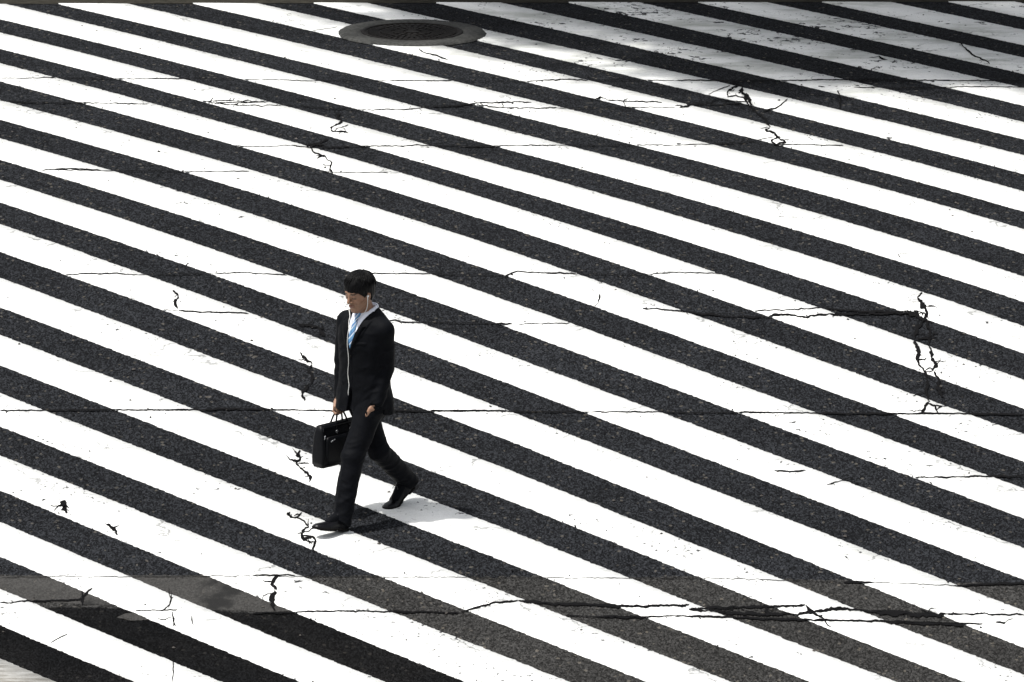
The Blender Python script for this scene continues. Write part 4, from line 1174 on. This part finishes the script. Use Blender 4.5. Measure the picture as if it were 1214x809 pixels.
# ---- shoes
sL = [0.0, 0.015, 0.05, 0.10, 0.15, 0.20, 0.24, 0.27, 0.29, 0.302]
wid = [0.018, 0.030, 0.035, 0.034, 0.039, 0.046, 0.046, 0.040, 0.029, 0.010]
hei = [0.050, 0.068, 0.082, 0.086, 0.072, 0.054, 0.044, 0.038, 0.030, 0.018]
def shoe(heel, ax, pitch, bend, lat):
    """heel: sole point at the back; ax: ground direction of the toes; pitch > 0 lifts the toe; bend: toe part stays flat"""
    vol = Vol((-0.02, -0.065, -0.01), (0.325, 0.065, 0.12), 0.0035)
    G = vol.all(); s, t, h = G[..., 0], G[..., 1], G[..., 2]
    tt = t - lat * 0.012 * np.sin(np.clip(s / 0.3, 0, 1) * math.pi)
    w = np.interp(s, sL, wid); H = np.interp(s, sL, hei)
    up = ((np.abs(tt / w) ** 2.4 + np.abs((h - 0.016) / (H - 0.012)) ** 2.2) ** (1 / 2.3) - 1) * np.minimum(w, H)
    up = np.maximum(up, 0.016 - h); up = np.maximum(up, np.maximum(-s, s - 0.300))
    ank = rcone(G, (0.058, 0, 0.05), (0.062, 0, 0.095), 0.036, 0.038)
    up = smin(up, np.maximum(ank, 0.03 - h), 0.02)
    up = smax(up, -(np.abs(s - 0.222) - 0.0012 + np.abs(tt) * 0.02 + 0.0), 0.003) if False else up
    tongue = rcone(G, (0.105, 0, 0.085), (0.165, 0, 0.062), 0.020, 0.022); up = smin(up, tongue, 0.012)
    vol.F = up.astype(np.float32); uv, uq = vol.mesh(2)
    so = Vol((-0.02, -0.065, -0.012), (0.33, 0.065, 0.05), 0.0035)
    G = so.all(); s, t, h = G[..., 0], G[..., 1], G[..., 2]
    tt = t - lat * 0.012 * np.sin(np.clip(s / 0.3, 0, 1) * math.pi)
    w = np.interp(s, sL, wid) + 0.004
    slab = np.maximum(np.abs(tt) - w, np.maximum(h - 0.021, 0.009 - h)); slab = np.maximum(slab, np.maximum(-s - 0.003, s - 0.304))
    heelb = np.maximum(np.abs(tt) - w, np.maximum(h - 0.02, -h)); heelb = np.maximum(heelb, np.maximum(-s - 0.003, s - 0.072))
    ball = np.maximum(np.abs(tt) - w * 0.98, np.maximum(h - 0.02, 0.002 - h)); ball = np.maximum(ball, np.maximum(0.14 - s, s - 0.275))
    so.F = np.minimum(np.minimum(slab, heelb), ball).astype(np.float32); sv, sq = so.mesh(1)
    lc = []
    for k in range(4):
        s0 = 0.112 + 0.018 * k; hz = float(np.interp(s0, [0.1, 0.165], [0.106, 0.082]))
        lc.append(tube([(s0 - 0.006, -0.020, hz - 0.007), (s0, -0.009, hz), (s0 + 0.004, 0.009, hz), (s0 - 0.002, 0.020, hz - 0.007)], 0.0028, 6))
    for sg in (-1, 1):
        lc.append(tube([(0.113, 0, 0.108), (0.120, sg * 0.016, 0.119), (0.132, sg * 0.026, 0.106), (0.122, sg * 0.012, 0.104)], 0.0022, 6))
    lv, lf = join(lc); lv = np.array([tuple(x) for x in lv])
    ax = np.array(ax); lt = np.array([-ax[1], ax[0], 0.0])
    def place(v):
        v = v.copy()
        if bend:      # roll over the ball of the foot
            B = 0.205; th = np.clip((B - v[:, 0]) / 0.05 + 0.5, 0, 1) * bend
            ds = v[:, 0] - B
            c, s_ = np.cos(th), np.sin(th)
            x = np.where(ds < 0.025, ds * c + (v[:, 2]) * s_, ds); zz = np.where(ds < 0.025, -ds * s_ + v[:, 2] * c, v[:, 2])
            v[:, 0] = B + x; v[:, 2] = zz
        c, s_ = math.cos(pitch), math.sin(pitch)
        x = v[:, 0] * c - v[:, 2] * s_; zz = v[:, 0] * s_ + v[:, 2] * c
        return np.array(heel) + x[:, None] * ax + v[:, 1:2] * lt + zz[:, None] * np.array([0, 0, 1.0])
    s = obj('shoe', quads_np('shoe', place(uv), uq), M['leather'], man)
    obj('sole', quads_np('sole', place(sv), sq), M['sole'], s)
    obj('laces', mesh_np('laces', place(lv), lf), M['laces'], s)
M['laces'] = plain('waxed_laces', (0.03, 0.03, 0.033), 0.5, 0.4)
axL = np.array([-0.72, -0.694, 0.0])
shoe((-0.112, -0.288, -0.012), axL, R(12), 0, 1)
axR = np.array([-0.70, -0.714, 0.0])
toeR = np.array([0.128, 0.170, 0.004])
shoe(toeR - axR * 0.302, axR, 0.0, R(33), -1)

# ------------------------------------------------------------------ briefcase
bag = empty('briefcase', (MAN[0], MAN[1], MAN[2]))
thing(bag, 'black leather briefcase with two handles hanging from the walking man\'s hand', 'briefcase')
BX = V3(-0.168, 0.090, 0)
def bp3(a, r, z): return BX + F3 * a + R3 * r + Z3 * z
zb, ztop = 0.352, 0.630
def bag_shell(hl_b, hl_t, hw_b, hw_t, z0, z1, off=(0, 0), nz=9, bul=0.008):
    V, Q = [], []
    cs = 5; ring = None
    for k in range(nz):
        t = k / (nz - 1); z = z0 + (z1 - z0) * t
        hl = hl_b + (hl_t - hl_b) * t; hw = hw_b + (hw_t - hw_b) * t + bul * math.sin(math.pi * t)
        rc = min(0.016, hw * 0.8); shr = 0.010 if k in (0, nz - 1) else (0.002 if k in (1, nz - 2) else 0)
        if k == 0: z += 0.0
        pts = []
        for cx, cy, a0 in ((1, 1, 0), (-1, 1, 90), (-1, -1, 180), (1, -1, 270)):
            for i in range(cs):
                a = R(a0 + 90 * i / (cs - 1))
                pts.append((cx * (hl - rc - shr) + rc * math.cos(a), cy * max(0.001, hw - rc - shr) + rc * math.sin(a)))
        # long edges get mid points
        ring = len(pts)
        for a, r in pts: V.append(bp3(a + off[0], r + off[1], z))
    for k in range(nz - 1):
        for i in range(ring): Q.append((k * ring + i, k * ring + (i + 1) % ring, (k + 1) * ring + (i + 1) % ring, (k + 1) * ring + i))
    Q.append(tuple(range(ring))[::-1]); Q.append(tuple(range((nz - 1) * ring, nz * ring)))
    return V, Q
obj('bag_body', mesh_np('bag_body', *bag_shell(0.208, 0.196, 0.056, 0.030, zb, ztop)), M['bag'], bag)
obj('front_pocket', mesh_np('front_pocket', *bag_shell(0.178, 0.172, 0.016, 0.012, zb + 0.022, ztop - 0.075, (0, -0.050), 7, 0.004)), M['bag'], bag)
# piping round both faces
for sg in (-1, 1):
    pts = []
    for a, z in ((-0.176, ztop - 0.010), (0.176, ztop - 0.010), (0.182, ztop - 0.10), (0.187, zb + 0.06), (0.190, zb + 0.016), (0.182, zb + 0.008), (-0.182, zb + 0.008), (-0.190, zb + 0.016), (-0.187, zb + 0.06), (-0.182, ztop - 0.10), (-0.176, ztop - 0.010)):
        t = (z - zb) / (ztop - zb); hw = 0.056 + (0.030 - 0.056) * t + 0.008 * math.sin(math.pi * min(1.0, max(0.0, t)))
        pts.append(tuple(bp3(a, sg * (hw - 0.0015), z)))
    obj('piping', mesh_np('piping', *tube(pts, 0.004, 6)), M['bag'], bag)
# handles: two arched straps meeting in the fist
for sg in (-1, 1):
    pts = []
    for i in range(21):
        t = i / 20; a = -0.062 + 0.124 * t
        top = math.sin(math.pi * t) ** 0.55
        pts.append(tuple(bp3(a * (1 - 0.25 * top) , sg * (0.034 - 0.030 * top), ztop - 0.045 + 0.135 * top)))
    obj('handle', mesh_np('handle', *tube(pts, 0.0062, 8)), M['bag'], bag)
    for a in (-0.062, 0.062):
        c = bp3(a, sg * 0.0405, ztop - 0.052)
        obj('handle_ring', mesh_np('handle_ring', *tube([tuple(c + F3 * 0.008 * math.cos(q_) + Z3 * 0.009 * math.sin(q_) - R3 * 0.001 * -sg) for q_ in [i * math.pi / 6 for i in range(13)]], 0.0022, 6, False)), M['steel'], bag)
# zips with pulls
obj('zip', mesh_np('zip', *tube([tuple(bp3(-0.18, 0, ztop + 0.001)), tuple(bp3(0.18, 0, ztop + 0.001))], 0.0035, 6)), M['sole'], bag)
def pull(c, d, ln, w):
    d = d / np.linalg.norm(d); s_ = np.cross(d, R3); 
    V = []
    for e in (-0.0015, 0.0015):
        for a, b in ((0, -w), (ln, -w * 1.3), (ln, w * 1.3), (0, w)): V.append(c + d * a + s_ * b - R3 * (0.004 + e))
    return V, [(0, 1, 2, 3), (7, 6, 5, 4), (0, 4, 5, 1), (1, 5, 6, 2), (2, 6, 7, 3), (3, 7, 4, 0)]
obj('zip_pull', mesh_np('zip_pull', *pull(bp3(0.105, -0.064, ztop - 0.090), F3 * 1.0 - Z3 * 0.35, 0.040, 0.003)), M['steel'], bag)
obj('zip_pull', mesh_np('zip_pull', *pull(bp3(0.176, -0.046, ztop - 0.060), F3 * 0.25 - Z3 * 1.0, 0.026, 0.0045)), M['steel'], bag)

# ------------------------------------------------------------------ earphones
ep = empty('earphones', MAN)
thing(ep, 'white earphones with a thin cord running down the dark jacket front', 'earphones')
earL = hp(0.006, -0.0845, -0.014)
bud = Vol(earL - 0.03, earL + 0.03, 0.002)
bud.cone(earL, earL + Fh * 0.006 - Rh * 0.002, 0.0070, 0.0062); bud.cone(earL + Fh * 0.004, earL + Fh * 0.010 - Uh * 0.022, 0.0042, 0.0034, 0.003)
V_, Q_ = bud.mesh(1)
obj('earbud', quads_np('earbud', V_, Q_), M['white_plastic'], ep)
earR = hp(0.006, 0.0845, -0.014)
bud = Vol(earR - 0.03, earR + 0.03, 0.002)
bud.cone(earR, earR + Fh * 0.006, 0.0070, 0.0062); bud.cone(earR + Fh * 0.004, earR + Fh * 0.010 - Uh * 0.022, 0.0042, 0.0034, 0.003)
V_, Q_ = bud.mesh(1)
obj('earbud', quads_np('earbud', V_, Q_), M['white_plastic'], ep)
def spl(P, n=8):
    P = [Vector(p) for p in P]; out = []
    for i in range(len(P) - 1):
        a, b, c, d = P[max(i - 1, 0)], P[i], P[i + 1], P[min(i + 2, len(P) - 1)]
        for k in range(n):
            t = k / n; out.append(0.5 * ((2 * b) + (c - a) * t + (2 * a - 5 * b + 4 * c - d) * t * t + (3 * b - 3 * c + d - a) * t ** 3))
    return out + [P[-1]]
join_p = on_trunk(0.012, 1.300, 0.022)
obj('cord', mesh_np('cord', *tube(spl([earL + Fh * 0.010 - Uh * 0.022, hp(0.018, -0.078, -0.065), hp(0.026, -0.066, -0.105), at(0.062, -0.040, 1.392), at(0.105, -0.010, 1.35), join_p]), 0.0021, 6)), M['white_plastic'], ep)
obj('cord', mesh_np('cord', *tube(spl([earR + Fh * 0.010 - Uh * 0.022, hp(0.030, 0.080, -0.07), hp(0.050, 0.075, -0.11), at(0.105, 0.040, 1.375), at(0.128, 0.026, 1.34), join_p]), 0.0026, 6)), M['white_plastic'], ep)
cpts = [join_p] + [on_trunk(r_, z_, o_) for r_, z_, o_ in ((0.010, 1.25, .020), (0.006, 1.19, .018), (0.006, 1.13, .014), (0.010, 1.07, .012), (0.018, 1.03, .012), (0.022, 0.995, .012), (0.014, 0.955, .012), (0.006, 0.92, .012), (0.010, 0.885, .012), (0.012, 0.86, .008), (0.014, 0.84, .000))]
obj('cord', mesh_np('cord', *tube(spl(cpts), 0.0019, 6)), M['white_plastic'], ep)

# ------------------------------------------------------------------ unseen trees added past the far gutter; crowns set low to shade the lane
def tree_mesh(seed, base, crown, rad, nleaf, leaf):
    r_ = np.random.default_rng(seed); rr = random.Random(seed)
    base = np.array(base); crown = np.array(crown)
    parts = []
    fork = base * 0.45 + crown * 0.55; fork[2] = base[2] + 3.0
    trunk_pts = [tuple(base), tuple(base * 0.9 + fork * 0.1 + np.array([0, 0, 0.6])), tuple(base * 0.5 + fork * 0.5), tuple(fork)]
    parts.append(tube(trunk_pts, [0.22, 0.17, 0.15, 0.13], 12))
    cl = []
    for k in range(26):
        d = r_.normal(0, 1, 3); d /= np.linalg.norm(d); c = crown + d * np.array(rad) * r_.uniform(0.35, 0.92)
        cl.append(c)
        mid = fork * 0.5 + c * 0.5 + np.array([0, 0, -0.25])
        parts.append(tube([tuple(fork), tuple(mid), tuple(c)], [0.075, 0.045, 0.012], 6, False))
    L, Q = [], []
    for c in cl + [crown]:
        m = nleaf // 27
        sp = r_.normal(0, 0.46, (m, 3)) * np.array([1, 1, 0.62]) + c
        for p in sp:
            a = r_.normal(0, 1, 3); a[2] *= 0.5; a /= np.linalg.norm(a); b = np.cross(a, r_.normal(0, 1, 3)); b /= np.linalg.norm(b) + 1e-9
            s = leaf * r_.uniform(0.7, 1.3); o = len(L)
            L += [p - a * s, p + b * s * 0.45, p + a * s, p - b * s * 0.45]; Q.append((o, o + 1, o + 2, o + 3))
    return join(parts), (L, Q)
M['bark'] = plain('plane_tree_bark', (0.13, 0.11, 0.085), 0.9, 0.2, bump=(20, 0.5, 0.01), var=(8, 0.4))
M['leaf'] = plain('shade_tree_leaves', (0.05, 0.09, 0.025), 0.6, 0.3, var=(3, 0.35))
TREE_LABELS = {1: 'unseen leafy tree added beyond the far gutter, shading the lane behind the manhole',
               2: 'unseen leafy tree added beyond the far gutter, shading the right end of the far lane',
               3: 'unseen leafy tree added beyond the far gutter for shade, standing farthest right'}
for seed, base, crown, rad, nleaf in ((1, (-0.6, 13.2, -0.05), (-1.6, 10.9, 5.4), (1.9, 1.6, 1.1), 8000),
        (2, (2.6, 13.2, -0.05), (0.8, 9.5, 5.4), (2.5, 2.2, 1.2), 22000),
        (3, (6.6, 13.2, -0.05), (4.0, 9.1, 5.4), (2.8, 2.3, 1.3), 24000)):
    (tv, tf), (lv, lf) = tree_mesh(seed, base, crown, rad, nleaf, 0.10)
    tr_o = empty('shade_tree', tuple(base))
    thing(tr_o, TREE_LABELS[seed], 'tree', 'added trees shading the far lane')
    b0 = np.array(base)
    obj('trunk', mesh_np('trunk', [np.array(v) - b0 for v in tv], tf), M['bark'], tr_o)
    obj('crown', quads_np('crown', np.array(lv) - b0, lf), M['leaf'], tr_o, smooth=False)
